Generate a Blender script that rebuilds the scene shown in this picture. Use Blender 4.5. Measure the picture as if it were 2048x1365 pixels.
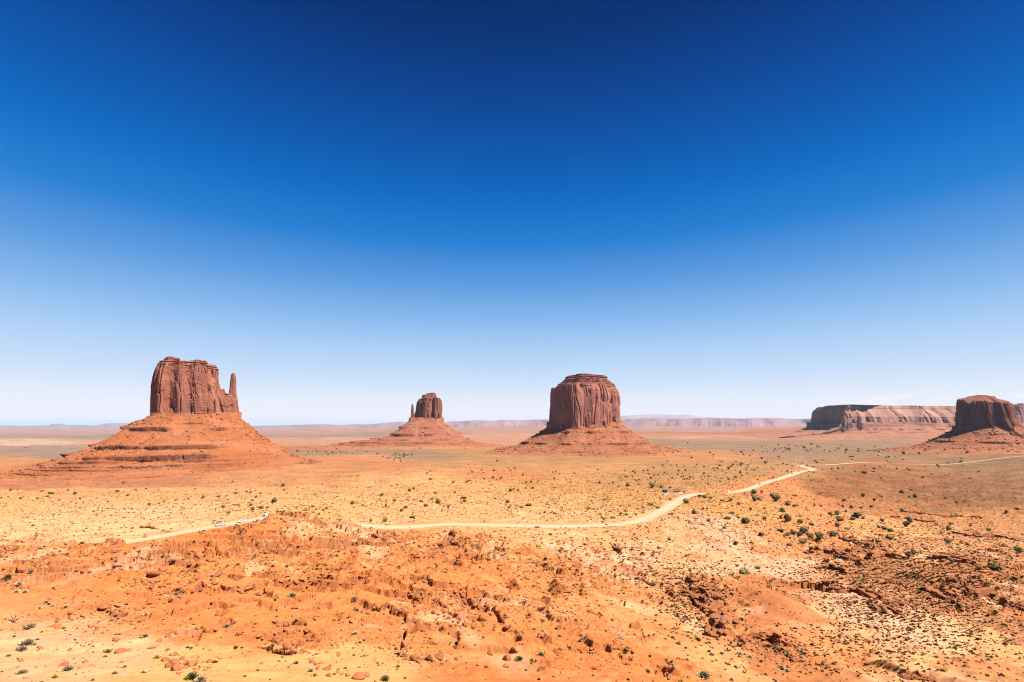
import bpy, math, random
import numpy as np

# ------------------------------------------------------------------ camera, sky, sun, exposure
scene = bpy.context.scene
C = scene.collection
for o in list(bpy.data.objects):
    bpy.data.objects.remove(o)
R = math.radians
F = 1000.0                      # focal length in pixels of the 2048 px wide photograph
PITCH = R(9.55)
CP, SP = math.cos(PITCH), math.sin(PITCH)

cam_data = bpy.data.cameras.new('camera')
cam_data.sensor_width = 36.0
cam_data.lens = 36.0 * F / 2048.0
cam_data.clip_start = 0.5
cam_data.clip_end = 200000.0
cam = bpy.data.objects.new('camera', cam_data)
C.objects.link(cam)
cam.location = (0, 0, 0)
cam.rotation_euler = (R(90) + PITCH, 0, 0)
scene.camera = cam

scene.view_settings.view_transform = 'Standard'
scene.view_settings.look = 'None'
scene.view_settings.gamma = 1.0
scene.view_settings.use_curve_mapping = False
EXPO = 1.75
scene.view_settings.exposure = EXPO

SUN_EL, SUN_AZ = R(55), R(117)            # azimuth clockwise from the viewing direction (+Y)
sun_dir = (math.cos(SUN_EL) * math.sin(SUN_AZ), math.cos(SUN_EL) * math.cos(SUN_AZ), math.sin(SUN_EL))
sun_data = bpy.data.lights.new('sun', 'SUN')
sun_data.energy = 5.0
sun_data.angle = R(0.53)
sun_data.color = (1.0, 0.955, 0.90)
sun = bpy.data.objects.new('sun', sun_data)
C.objects.link(sun)
from mathutils import Vector
sun.rotation_euler = Vector(sun_dir).to_track_quat('Z', 'Y').to_euler()
sun.location = (200, 0, 400)


def lin(c):
    return tuple((v / 12.92 if v <= 0.04045 else ((v + 0.055) / 1.055) ** 2.4) for v in [k / 255.0 for k in c])


world = bpy.data.worlds.new('World')
scene.world = world
world.use_nodes = True
nt = world.node_tree
nt.nodes.clear()
w_out = nt.nodes.new('ShaderNodeOutputWorld')
w_bg = nt.nodes.new('ShaderNodeBackground')
w_sky = nt.nodes.new('ShaderNodeTexSky')
w_sky.sky_type = 'NISHITA'
w_sky.sun_disc = False
w_sky.sun_elevation = SUN_EL
w_sky.sun_rotation = SUN_AZ
w_sky.altitude = 1700
w_sky.air_density = 1.0
w_sky.dust_density = 0.3
w_sky.ozone_density = 2.0
w_co = nt.nodes.new('ShaderNodeTexCoord')
w_sep = nt.nodes.new('ShaderNodeSeparateXYZ')
nt.links.new(w_co.outputs['Generated'], w_sep.inputs[0])
w_ramp = nt.nodes.new('ShaderNodeValToRGB')
sky_table = [(-1.0, (150, 110, 90)), (-0.02, (255, 244, 248)), (0.018, (250, 242, 250)), (0.05, (232, 238, 251)),
             (0.09, (204, 224, 249)), (0.15, (172, 207, 245)), (0.20, (140, 187, 238)), (0.27, (95, 157, 225)),
             (0.35, (34, 127, 212)), (0.43, (0, 105, 196)), (0.50, (0, 86, 174)), (0.58, (0, 66, 147)),
             (0.66, (0, 46, 116)), (0.74, (0, 36, 97)), (1.0, (0, 22, 68))]
SKY_POW = 1.0
cr = w_ramp.color_ramp
while len(cr.elements) > 1:
    cr.elements.remove(cr.elements[-1])
for i, (z, c) in enumerate(sky_table):
    pos = (z + 1) / 2
    e = cr.elements[0] if i == 0 else cr.elements.new(pos)
    e.position = pos
    k = 2 ** (-EXPO)
    e.color = tuple(v * k for v in lin(c)) + (1,)
w_map = nt.nodes.new('ShaderNodeMath')
w_map.operation = 'MULTIPLY_ADD'
w_map.inputs[1].default_value = 0.5
w_map.inputs[2].default_value = 0.5
nt.links.new(w_sep.outputs['Z'], w_map.inputs[0])
nt.links.new(w_map.outputs[0], w_ramp.inputs[0])
w_sc = nt.nodes.new('ShaderNodeVectorMath')     # physical sky at its own scale
w_sc.operation = 'SCALE'
w_sc.inputs['Scale'].default_value = 0.05
nt.links.new(w_sky.outputs[0], w_sc.inputs[0])
w_mix = nt.nodes.new('ShaderNodeMix')
w_mix.data_type = 'RGBA'
w_mix.inputs['Factor'].default_value = 0.985
nt.links.new(w_sc.outputs[0], w_mix.inputs['A'])
nt.links.new(w_ramp.outputs[0], w_mix.inputs['B'])
# thin far clouds low over the right-hand horizon
w_nz = nt.nodes.new('ShaderNodeTexNoise')
w_mp = nt.nodes.new('ShaderNodeMapping')
w_mp.inputs['Scale'].default_value = (28, 28, 120)
nt.links.new(w_co.outputs['Generated'], w_mp.inputs[0])
nt.links.new(w_mp.outputs[0], w_nz.inputs[0])
w_nz.inputs['Scale'].default_value = 1.0
w_nz.inputs['Detail'].default_value = 6
w_cr2 = nt.nodes.new('ShaderNodeMapRange')
w_cr2.inputs[1].default_value = 0.42
w_cr2.inputs[2].default_value = 0.62
nt.links.new(w_nz.outputs[0], w_cr2.inputs[0])


def wmath(op, a, b):
    n = nt.nodes.new('ShaderNodeMath')
    n.operation = op
    n.use_clamp = True
    for i, v in enumerate((a, b)):
        if isinstance(v, (int, float)):
            n.inputs[i].default_value = v
        else:
            nt.links.new(v, n.inputs[i])
    return n.outputs[0]


def wrange(src, a, b):
    n = nt.nodes.new('ShaderNodeMapRange')
    n.interpolation_type = 'SMOOTHSTEP'
    n.inputs[1].default_value = a
    n.inputs[2].default_value = b
    nt.links.new(src, n.inputs[0])
    return n.outputs[0]


c1 = wmath('MULTIPLY', wrange(w_sep.outputs['Z'], 0.030, 0.036), wrange(w_sep.outputs['Z'], 0.050, 0.040))
c2 = wrange(w_sep.outputs['X'], 0.53, 0.60)
cmask = wmath('MULTIPLY', wmath('MULTIPLY', c1, c2), w_cr2.outputs[0])
cmask = wmath('MULTIPLY', cmask, 0.9)
w_cm = nt.nodes.new('ShaderNodeMix')
w_cm.data_type = 'RGBA'
nt.links.new(cmask, w_cm.inputs['Factor'])
nt.links.new(w_mix.outputs['Result'], w_cm.inputs['A'])
w_cm.inputs['B'].default_value = tuple(v * 2 ** (-EXPO) for v in lin((250, 250, 254))) + (1,)
nt.links.new(w_cm.outputs['Result'], w_bg.inputs[0])
w_bg.inputs[1].default_value = 1.0
nt.links.new(w_bg.outputs[0], w_out.inputs[0])

scene.cycles.use_denoising = True
scene.cycles.denoising_prefilter = 'ACCURATE'
scene.cycles.pixel_filter_type = 'BLACKMAN_HARRIS'
scene.cycles.filter_width = 1.1
scene.cycles.volume_bounces = 0
scene.cycles.max_bounces = 4
scene.cycles.diffuse_bounces = 1


# ------------------------------------------------------------------ helpers
def ray(px, py):
    u = (px - 1024.0) / F
    w = (682.5 - py) / F
    return u, CP - w * SP, SP + w * CP


def at(px, py, Y):
    x, y, z = ray(px, py)
    k = Y / y
    return np.array((x * k, Y, z * k))


def tag(o, label=None, cat=None, group=None, kind=None):
    if label:
        o['label'] = label
    if cat:
        o['category'] = cat
    if group:
        o['group'] = group
    if kind:
        o['kind'] = kind
    return o


def empty(name, loc=(0, 0, 0), rz=0):
    o = bpy.data.objects.new(name, None)
    o.location = loc
    o.rotation_euler = (0, 0, rz)
    C.objects.link(o)
    return o


def mesh_obj(name, verts, faces, mat, parent=None, smooth=False, col=None, loc=None):
    """faces: (n,3) / (n,4) int array, or a list of index tuples."""
    me = bpy.data.meshes.new(name)
    verts = np.asarray(verts, dtype=np.float32)
    if isinstance(faces, np.ndarray):
        n, k = faces.shape
        me.vertices.add(len(verts))
        me.vertices.foreach_set('co', verts.ravel())
        me.loops.add(n * k)
        me.loops.foreach_set('vertex_index', faces.astype(np.int32).ravel())
        me.polygons.add(n)
        me.polygons.foreach_set('loop_start', np.arange(0, n * k, k, dtype=np.int32))
        me.update(calc_edges=True)
    else:
        me.from_pydata([tuple(v) for v in verts], [], [tuple(f) for f in faces])
    if smooth:
        me.polygons.foreach_set('use_smooth', np.ones(len(me.polygons), dtype=bool))
    if col is not None:
        a = me.color_attributes.new('tint', 'FLOAT_COLOR', 'POINT')
        cc = np.ones((len(verts), 4), dtype=np.float32)
        cc[:, :3] = np.asarray(col) * ALB
        a.data.foreach_set('color', cc.ravel())
    me.update()
    if mat is not None:
        me.materials.append(mat)
    o = bpy.data.objects.new(name, me)
    C.objects.link(o)
    if parent is not None:
        o.parent = parent
    if loc is not None:
        o.location = loc
    return o


def _hash(ix, iy, iz, seed):
    h = (ix.astype(np.int64) * 374761393 + iy.astype(np.int64) * 668265263 + iz * 2147483647 + seed * 1274126177) & 0xFFFFFFFF
    h = ((h ^ (h >> 13)) * 1274126177) & 0xFFFFFFFF
    return h ^ (h >> 16)


def noise2(x, y, seed=0):
    x = np.asarray(x, dtype=np.float64)
    y = np.asarray(y, dtype=np.float64)
    x0 = np.floor(x)
    y0 = np.floor(y)
    fx = x - x0
    fy = y - y0
    ix = x0.astype(np.int64)
    iy = y0.astype(np.int64)
    u = fx * fx * fx * (fx * (fx * 6 - 15) + 10)
    v = fy * fy * fy * (fy * (fy * 6 - 15) + 10)

    def g(a, b):
        h = _hash(ix + a, iy + b, 0, seed)
        ang = (h & 0xFFFF) * (2 * math.pi / 65536.0)
        return np.cos(ang) * (fx - a) + np.sin(ang) * (fy - b)
    n = (g(0, 0) * (1 - u) + g(1, 0) * u) * (1 - v) + (g(0, 1) * (1 - u) + g(1, 1) * u) * v
    return n * 1.5


def fbm2(x, y, octaves=4, seed=0, gain=0.5, lac=2.03):
    a, s = 1.0, 0.0
    for i in range(octaves):
        s = s + a * noise2(x, y, seed + i * 17)
        x = np.asarray(x) * lac + 13.7
        y = np.asarray(y) * lac - 7.1
        a *= gain
    return s


def cell2(x, y, seed=0):
    """hash value per unit cell in 0..1"""
    h = _hash(np.floor(x).astype(np.int64), np.floor(y).astype(np.int64), 0, seed)
    return (h & 0xFFFF) / 65535.0


def sstep(a, b, x):
    t = np.clip((x - a) / (b - a), 0, 1)
    return t * t * (3 - 2 * t)


# ------------------------------------------------------------------ materials
def new_mat(name, rough=0.95, spec=0.1):
    m = bpy.data.materials.new(name)
    m.use_nodes = True
    b = m.node_tree.nodes['Principled BSDF']
    b.inputs['Roughness'].default_value = rough
    b.inputs['Specular IOR Level'].default_value = spec
    return m, m.node_tree, b


ALB = np.array((.365, .345, .335))


def flat_mat(name, col, rough=0.6, spec=0.3, metal=0.0):
    m, t, b = new_mat(name, rough, spec)
    n = t.nodes.new('ShaderNodeTexNoise')
    n.inputs['Scale'].default_value = 6
    tc = t.nodes.new('ShaderNodeTexCoord')
    t.links.new(tc.outputs['Object'], n.inputs['Vector'])
    mr = t.nodes.new('ShaderNodeMapRange')
    mr.inputs[3].default_value = 0.85
    mr.inputs[4].default_value = 1.12
    t.links.new(n.outputs[0], mr.inputs[0])
    sc = t.nodes.new('ShaderNodeVectorMath')
    sc.operation = 'SCALE'
    sc.inputs[0].default_value = tuple(np.array(col) * .55)
    t.links.new(mr.outputs[0], sc.inputs['Scale'])
    t.links.new(sc.outputs[0], b.inputs['Base Color'])
    b.inputs['Metallic'].default_value = metal
    return m


def tint_mat(name, scales=((0.9, 0.25), (6.0, 0.3)), bump=0.3, bump_scale=3.0, bump_dist=0.1):
    """vertex tint (rock colours) times fine procedural mottling, with a bump"""
    m, t, b = new_mat(name, 1.0, 0.02)
    at_ = t.nodes.new('ShaderNodeAttribute')
    at_.attribute_name = 'tint'
    tc = t.nodes.new('ShaderNodeTexCoord')
    cur = at_.outputs['Color']
    for sc_, amt in scales:
        n = t.nodes.new('ShaderNodeTexNoise')
        n.inputs['Scale'].default_value = sc_
        n.inputs['Detail'].default_value = 5
        n.inputs['Roughness'].default_value = 0.65
        t.links.new(tc.outputs['Object'], n.inputs['Vector'])
        mr = t.nodes.new('ShaderNodeMapRange')
        mr.inputs[1].default_value = 0.28
        mr.inputs[2].default_value = 0.72
        mr.inputs[3].default_value = 1 - amt
        mr.inputs[4].default_value = 1 + amt
        t.links.new(n.outputs[0], mr.inputs[0])
        s = t.nodes.new('ShaderNodeVectorMath')
        s.operation = 'SCALE'
        t.links.new(cur, s.inputs[0])
        t.links.new(mr.outputs[0], s.inputs['Scale'])
        cur = s.outputs[0]
    t.links.new(cur, b.inputs['Base Color'])
    if bump:
        n = t.nodes.new('ShaderNodeTexNoise')
        n.inputs['Scale'].default_value = bump_scale
        n.inputs['Detail'].default_value = 8
        n.inputs['Roughness'].default_value = 0.7
        t.links.new(tc.outputs['Object'], n.inputs['Vector'])
        bp = t.nodes.new('ShaderNodeBump')
        bp.inputs['Strength'].default_value = bump
        bp.inputs['Distance'].default_value = bump_dist
        t.links.new(n.outputs[0], bp.inputs['Height'])
        t.links.new(bp.outputs[0], b.inputs['Normal'])
    return m


def rand_mat(name, cols, rough=0.95, scale=4.0, k=1.0):
    """colour from a ramp: per-object random plus a fine noise"""
    m, t, b = new_mat(name, rough, 0.05)
    oi = t.nodes.new('ShaderNodeObjectInfo')
    n = t.nodes.new('ShaderNodeTexNoise')
    n.inputs['Scale'].default_value = scale
    n.inputs['Detail'].default_value = 4
    tc = t.nodes.new('ShaderNodeTexCoord')
    t.links.new(tc.outputs['Object'], n.inputs['Vector'])
    ma = t.nodes.new('ShaderNodeMath')
    ma.operation = 'MULTIPLY_ADD'
    t.links.new(oi.outputs['Random'], ma.inputs[0])
    ma.inputs[1].default_value = 0.5
    mb = t.nodes.new('ShaderNodeMath')
    mb.operation = 'MULTIPLY_ADD'
    t.links.new(n.outputs[0], mb.inputs[0])
    mb.inputs[1].default_value = 1.0
    mb.inputs[2].default_value = -0.25
    t.links.new(mb.outputs[0], ma.inputs[2])
    r = t.nodes.new('ShaderNodeValToRGB')
    e = r.color_ramp.elements
    while len(e) > 1:
        e.remove(e[-1])
    for i, c in enumerate(cols):
        p = i / max(1, len(cols) - 1)
        el = e[0] if i == 0 else e.new(p)
        el.position = p
        el.color = tuple(np.array(c) * ALB * 1.15 * k) + (1,)
    t.links.new(ma.outputs[0], r.inputs[0])
    t.links.new(r.outputs[0], b.inputs['Base Color'])
    return m


M_GROUND = tint_mat('red_earth', ((0.35, 0.10), (2.2, 0.16), (11.0, 0.18)), 0.5, 2.5, 0.12)
M_ROAD = tint_mat('graded_dirt', ((0.05, 0.08), (0.8, 0.06)), 0.2, 2.0, 0.05)
M_CLIFF = tint_mat('sandstone_cliff', ((0.02, 0.12), (0.15, 0.14)), 0.5, 0.25, 2.0)
M_TALUS = tint_mat('talus_shale', ((0.05, 0.12), (0.35, 0.18)), 0.6, 0.25, 2.0)
M_FAR = tint_mat('far_rock', ((0.002, 0.15),), 0.3, 0.01, 20.0)
M_BOULDER = rand_mat('boulder_rock', [(0.36, 0.12, 0.05), (0.48, 0.18, 0.075), (0.56, 0.24, 0.11)], 0.95, 2.0)
M_RUBBLE = rand_mat('rubble_rock', [(0.33, 0.12, 0.05), (0.50, 0.20, 0.08), (0.62, 0.30, 0.15)], 0.95, 0.4)
M_JUNIPER = rand_mat('juniper_foliage', [(0.045, 0.047, 0.018), (0.095, 0.092, 0.036), (0.15, 0.13, 0.055), (0.24, 0.18, 0.10)], 0.9, 1.2, k=1.9)
M_BARK = rand_mat('juniper_bark', [(0.10, 0.065, 0.04), (0.20, 0.13, 0.09)], 0.95, 3.0, k=1.4)
M_SCRUB = rand_mat('scrub_foliage', [(0.13, 0.095, 0.042), (0.24, 0.175, 0.08), (0.38, 0.27, 0.13)], 0.95, 0.12, k=1.7)
M_SAGE = rand_mat('sage_foliage', [(0.16, 0.125, 0.065), (0.27, 0.215, 0.12), (0.38, 0.31, 0.19)], 0.95, 3.0, k=1.9)
M_RABBIT = rand_mat('yellow_foliage', [(0.30, 0.22, 0.04), (0.48, 0.36, 0.07), (0.42, 0.36, 0.14)], 0.95, 3.0, k=1.8)
M_DRY = rand_mat('dry_grass', [(0.45, 0.33, 0.20), (0.60, 0.48, 0.32), (0.55, 0.45, 0.28)], 0.95, 3.0, k=1.5)
M_GREEN = rand_mat('green_foliage', [(0.06, 0.075, 0.02), (0.12, 0.13, 0.04), (0.2, 0.2, 0.07)], 0.95, 3.0, k=1.9)
M_DEADWOOD = rand_mat('dead_wood', [(0.10, 0.06, 0.04), (0.2, 0.13, 0.09)], 0.95, 3.0)

# ------------------------------------------------------------------ terrain: broad shape from measured points
# (photo x, photo y, distance along the view in metres)
CTRL = [
    # near rim and spur
    (0, 1365, 30), (350, 1365, 28), (700, 1365, 30), (1024, 1365, 33), (1300, 1365, 42), (1536, 1365, 62), (1750, 1365, 82), (2048, 1365, 95),
    (0, 1250, 52), (300, 1250, 50), (512, 1250, 50), (800, 1250, 54), (1024, 1250, 60), (1300, 1250, 88), (1450, 1250, 120), (1536, 1260, 118), (1640, 1250, 140), (1800, 1250, 150), (2048, 1250, 170),
    (0, 1150, 92), (200, 1150, 92), (400, 1150, 88), (600, 1150, 90), (800, 1150, 97), (1000, 1150, 112), (1100, 1150, 125), (1200, 1150, 160), (1300, 1150, 185), (1536, 1150, 215), (1800, 1150, 232), (2048, 1150, 255),
    (0, 1085, 190), (150, 1098, 160), (300, 1090, 128), (450, 1090, 130), (640, 1090, 135), (800, 1090, 160), (900, 1090, 175), (1100, 1090, 205), (1230, 1090, 235), (1350, 1090, 262), (1536, 1090, 300), (1700, 1090, 330), (1850, 1090, 345), (2048, 1090, 360),
    (240, 1090, 138), (400, 1066, 165), (540, 1044, 190), (610, 1036, 205), (650, 1038, 205), (700, 1062, 205),
    # road
    (250, 1086, 226), (400, 1060, 250), (480, 1044, 262), (560, 1029, 278), (620, 1037, 270), (680, 1046, 264), (780, 1056, 258), (900, 1047, 272), (1024, 1052, 278), (1200, 1050, 300),
    (1290, 1040, 350), (1340, 1012, 460), (1380, 990, 560), (1457, 988, 600), (1520, 967, 740), (1560, 955, 850), (1610, 940, 1000), (1690, 930, 1180), (1740, 925, 1300), (2048, 912, 1750),
    # valley
    (0, 1040, 330), (150, 1040, 330), (330, 1030, 370), (0, 1000, 500), (300, 1000, 520), (0, 965, 830), (300, 965, 830), (600, 980, 640), (560, 1005, 430), (750, 1020, 385), (860, 965, 720), (900, 1000, 480), (1000, 1010, 430), (1150, 1010, 450), (1100, 980, 600),
    (600, 930, 1150), (1000, 930, 1200), (1170, 915, 1700), (1300, 940, 1050), (1500, 915, 1600), (1600, 1010, 560), (1536, 1040, 400), (1640, 1060, 385), (1800, 1040, 520), (1800, 980, 860), (2048, 1040, 540), (2048, 960, 1050), (1900, 930, 1500),
]
cs, cl, cz = [], [], []
for px, py, Y in CTRL:
    x, y, z = at(px, py, Y)
    cs.append(x / (Y + 6))
    cl.append(math.log(Y))
    cz.append(z)
for s in np.linspace(-1.5, 1.5, 9):
    k_ = float(np.interp(s, [-.6, -.3, 0, .3, 1.5], [0, .25, .8, 1, 1]))
    for Y, z in ((2500, -118), (5000, -124 + 8 * k_), (8500, -127 + 55 * k_), (13500, -130 + 135 * k_), (24000, -131 + 90 * k_), (50000, -132), (90000, -132)):
        cs.append(s); cl.append(math.log(Y)); cz.append(z)
for s in np.linspace(-1.5, 0.2, 6):
    for Y, z in ((4, -6.5), (10, -7.5), (18, -10.2)):
        cs.append(s); cl.append(math.log(Y)); cz.append(z)
for s in (0.6, 0.9, 1.2, 1.5):
    for Y, z in ((4, -8), (10, -11), (25, -17), (50, -27.5)):
        cs.append(s); cl.append(math.log(Y)); cz.append(z - 4 * (s - 0.6))
for s, Y, dz in ((-1.3, 92, -25.5), (-1.3, 190, -42), (-1.3, 500, -70), (-1.3, 830, -90), (1.3, 170, -67), (1.3, 255, -76), (1.3, 360, -84), (1.3, 540, -97), (1.3, 1050, -106), (1.3, 1750, -110), (-1.3, 30, -13.8), (-1.3, 52, -18.5)):
    cs.append(s); cl.append(math.log(Y)); cz.append(dz)
cs = np.array(cs); cl = np.array(cl); cz = np.array(cz)
SS = 1.7


def tps(d2):
    return np.where(d2 > 1e-12, 0.5 * d2 * np.log(np.maximum(d2, 1e-12)), 0.0)


P = np.stack([cs * SS, cl], 1)
n_ = len(P)
D2 = ((P[:, None] - P[None]) ** 2).sum(-1)
A = np.zeros((n_ + 3, n_ + 3))
A[:n_, :n_] = tps(D2) + np.eye(n_) * 0.002
A[:n_, n_] = 1; A[:n_, n_ + 1:] = P
A[n_, :n_] = 1; A[n_ + 1:, :n_] = P.T
rb = np.zeros(n_ + 3); rb[:n_] = cz
W_RBF = np.linalg.solve(A, rb)


def rbf_eval(s, l):
    shp = s.shape
    q = np.stack([s.ravel() * SS, l.ravel()], 1)
    out = np.empty(len(q))
    for i in range(0, len(q), 4000):
        b = q[i:i + 4000]
        d = ((b[:, None] - P[None]) ** 2).sum(-1)
        out[i:i + 4000] = tps(d) @ W_RBF[:n_] + W_RBF[n_] + b @ W_RBF[n_ + 1:]
    return out.reshape(shp)


cgs = np.linspace(-1.45, 1.45, 146)
cgl = np.linspace(math.log(4), math.log(90000), 240)
CG = rbf_eval(*np.meshgrid(cgs, cgl))


def bil(G, gs, gl, s, l):
    fs = np.clip((s - gs[0]) / (gs[1] - gs[0]), 0, len(gs) - 1.001)
    fl = np.clip(np.interp(l, gl, np.arange(len(gl))), 0, len(gl) - 1.001)
    i = fs.astype(int); j = fl.astype(int)
    a = fs - i; b = fl - j
    return (G[j, i] * (1 - a) + G[j, i + 1] * a) * (1 - b) + (G[j + 1, i] * (1 - a) + G[j + 1, i + 1] * a) * b


def smooth_z(x, y):
    return bil(CG, cgs, cgl, x / (y + 6), np.log(np.maximum(y, 4)))


_YS = np.exp(np.linspace(math.log(14), math.log(60000), 6000))


def hit(px, py, zfun=smooth_z):
    """first ground point along the ray through a photo position"""
    x, y, z = ray(px, py)
    k = _YS / y
    zz = zfun(x * k, _YS)
    below = np.nonzero(z * k <= zz)[0]
    i = below[0] if len(below) else len(_YS) - 1
    return np.array((x * k[i], _YS[i], zz[i]))


# road centre line ---------------------------------------------------------------
ROAD_PX = [(215, 1094, 220), (250, 1086, 226), (330, 1072, 238), (400, 1059, 250), (480, 1042, 263), (560, 1029, 278), (620, 1037, 272), (680, 1046, 264), (780, 1056, 258), (840, 1053, 264), (900, 1047, 272),
           (1024, 1052, 278), (1120, 1052, 286), (1200, 1050, 300), (1260, 1045, 325), (1300, 1034, 375), (1340, 1012, 460), (1380, 990, 560), (1425, 987, 590), (1457, 986, 610), (1500, 977, 670), (1528, 965, 750), (1560, 957, 830), (1600, 944, 960), (1625, 939, 1020),
           (1600, 934, 1110), (1650, 932, 1150), (1700, 928, 1230), (1740, 925, 1300), (1850, 920, 1450), (2048, 912, 1750), (2300, 905, 2050)]
rp = np.array([at(*p) for p in ROAD_PX])


def catmull(pts, step=6.0):
    out = []
    n = len(pts)
    for i in range(n - 1):
        p0, p1, p2, p3 = pts[max(i - 1, 0)], pts[i], pts[i + 1], pts[min(i + 2, n - 1)]
        m = max(2, int(np.linalg.norm(p2 - p1) / step))
        for k in range(m):
            t = k / m
            out.append(0.5 * (2 * p1 + (p2 - p0) * t + (2 * p0 - 5 * p1 + 4 * p2 - p3) * t * t + (3 * p1 - p0 - 3 * p2 + p3) * t ** 3))
    out.append(pts[-1])
    return np.array(out)


road_c = catmull(rp, 6.0)
road_z = smooth_z(road_c[:, 0], road_c[:, 1])
ker = np.ones(9) / 9
road_z = np.convolve(np.pad(road_z, 4, mode='edge'), ker, mode='valid')
road_c[:, 2] = road_z
ROAD_W = np.interp(road_c[:, 1], [200, 300, 420, 700, 1000, 1300, 1750], [4.0, 4.6, 6.5, 6.0, 8.5, 4.0, 3.0])   # half width


def seg_dist(x, y, pts):
    """distance, signed side and running parameter to a polyline in plan; arrays x, y"""
    best = np.full(x.shape, 1e9); sd = np.zeros(x.shape); tt = np.zeros(x.shape)
    for i in range(len(pts) - 1):
        ax, ay = pts[i][0], pts[i][1]
        dx, dy = pts[i + 1][0] - ax, pts[i + 1][1] - ay
        L2 = dx * dx + dy * dy + 1e-9
        t = np.clip(((x - ax) * dx + (y - ay) * dy) / L2, 0, 1)
        ex = x - ax - t * dx; ey = y - ay - t * dy
        d = np.hypot(ex, ey)
        m = d < best
        best = np.where(m, d, best)
        sd = np.where(m, dx * (y - ay) - dy * (x - ax), sd)
        tt = np.where(m, i + t, tt)
    return best, np.sign(sd), tt


# ------------------------------------------------------------------ terrain: full grid
NS = 1500
gs = np.linspace(-1.4, 1.4, NS)
gl = np.concatenate([np.linspace(math.log(4), math.log(20), 60, endpoint=False), np.linspace(math.log(20), math.log(420), 860, endpoint=False),
                     np.linspace(math.log(420), math.log(2500), 300, endpoint=False), np.linspace(math.log(2500), math.log(48000), 180)])
NL = len(gl)
GS, GL = np.meshgrid(gs, gl)
GY = np.exp(GL)
GX = GS * (GY + 6)
GZ = bil(CG, cgs, cgl, GS, GL)
BASE = GZ.copy()


def slz(px, py):
    p = hit(px, py)
    return p[0] / (p[1] + 6), math.log(p[1])


# roughness of the ground, interpolated between photo positions
ROUGH = [(200, 1330, .35), (700, 1330, .5), (450, 1230, .9), (250, 1180, .9), (450, 1120, 1.1), (650, 1080, 1.0), (900, 1120, 1.1), (900, 1220, .9), (1100, 1180, .9), (1100, 1300, .95), (1250, 1310, .8), (1250, 1110, .7), (1350, 1180, .9),
         (1525, 1195, .12), (1570, 1240, .15), (1490, 1175, .15), (1610, 1250, .15), (1420, 1200, .7), (1400, 1270, .4), (1560, 1300, .5), (1500, 1330, .5), (1700, 1280, .5), (1900, 1290, .5), (1750, 1150, .85), (1950, 1170, .9), (1550, 1110, .5), (1700, 1090, .9), (1900, 1060, .8), (1600, 1050, .6), (1200, 1060, .2), (900, 1040, .3), (350, 1050, .5), (100, 1090, .6),
         (100, 1020, .5), (500, 1000, .6), (800, 1000, .7), (1100, 1000, .6), (1400, 1010, .5), (1800, 990, .8), (1500, 940, .5), (700, 940, .5), (1100, 930, .5)]
rs_ = np.array([slz(a, b) for a, b, c in ROUGH]); rv_ = np.array([c for a, b, c in ROUGH])


def idw(s, l, pts, vals, p=3.0, ks=2.2, kl=1.0, eps=0.004):
    num = np.zeros(s.shape + (vals.shape[1:] if vals.ndim > 1 else ())); den = np.zeros(s.shape)
    for (a, b), v in zip(pts, vals):
        d2 = ((s - a) * ks) ** 2 + ((l - b) * kl) ** 2 + eps
        w = d2 ** (-p / 1.0)
        den += w
        num += w[..., None] * v if vals.ndim > 1 else w * v
    return num / (den[..., None] if vals.ndim > 1 else den)


RS, RL = np.meshgrid(cgs, cgl)
RG = idw(RS, RL, rs_, rv_, p=2.0)
rough = bil(RG, cgs, cgl, GS, GL) * sstep(22, 40, GY) * (1 - 0.0 * GY)
far_fade = 1 - sstep(1200, 3500, GY)
x, y = GX, GY
warp = fbm2(x / 40, y / 40, 2, 5) * 6
n1 = fbm2((x + warp) / 30, y / 30, 2, 11)
n2 = 1 - 2 * np.abs(fbm2((x + warp) / 13, (y - warp) / 13, 2, 23))
n3 = fbm2(x / 4.2, y / 4.2, 3, 31)
n4 = fbm2(x / 1.1, y / 1.1, 2, 41)
n5 = 1 - 2 * np.abs(fbm2((x - warp) / 5.5, (y + warp * .5) / 5.5, 3, 45))
GZ += rough * (2.5 * n1 + 1.7 * (n2 - .3) + 0.55 * (n5 - .2) * (1 - sstep(300, 500, y)) + 0.36 * n3 * (1 - sstep(500, 900, y)) + 0.09 * n4 * (1 - sstep(150, 300, y))) * np.clip(y / 110, .35, 1.0)
big = fbm2(x / 170, y / 170, 3, 71)
GZ += big * 2.2 * sstep(300, 600, y) * far_fade
# strata: thin broken benches
hb = np.interp(y, [20, 60, 150, 400], [0.55, 0.8, 1.4, 2.0])
q = (GZ + 0.05 * x + 0.9 * fbm2(x / 26, y / 26, 2, 51)) / hb
f = q - np.floor(q)
ter = (sstep(0.43, 0.57, f) - f)
tm = sstep(-0.35, 0.2, fbm2(x / 38, y / 38, 2, 61)) * np.clip(rough * 1.2 - .2, 0, 1.1) * (1 - .65 * sstep(.5, .7, GS)) * (1 - sstep(330, 520, y))
GZ += ter * hb * 1.1 * tm
# rocky rubble relief where benches break
rub = np.abs(fbm2(x / 1.6, y / 1.6, 2, 81))
GZ += tm * 0.22 * rub * (1 - sstep(150, 260, y))

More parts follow.
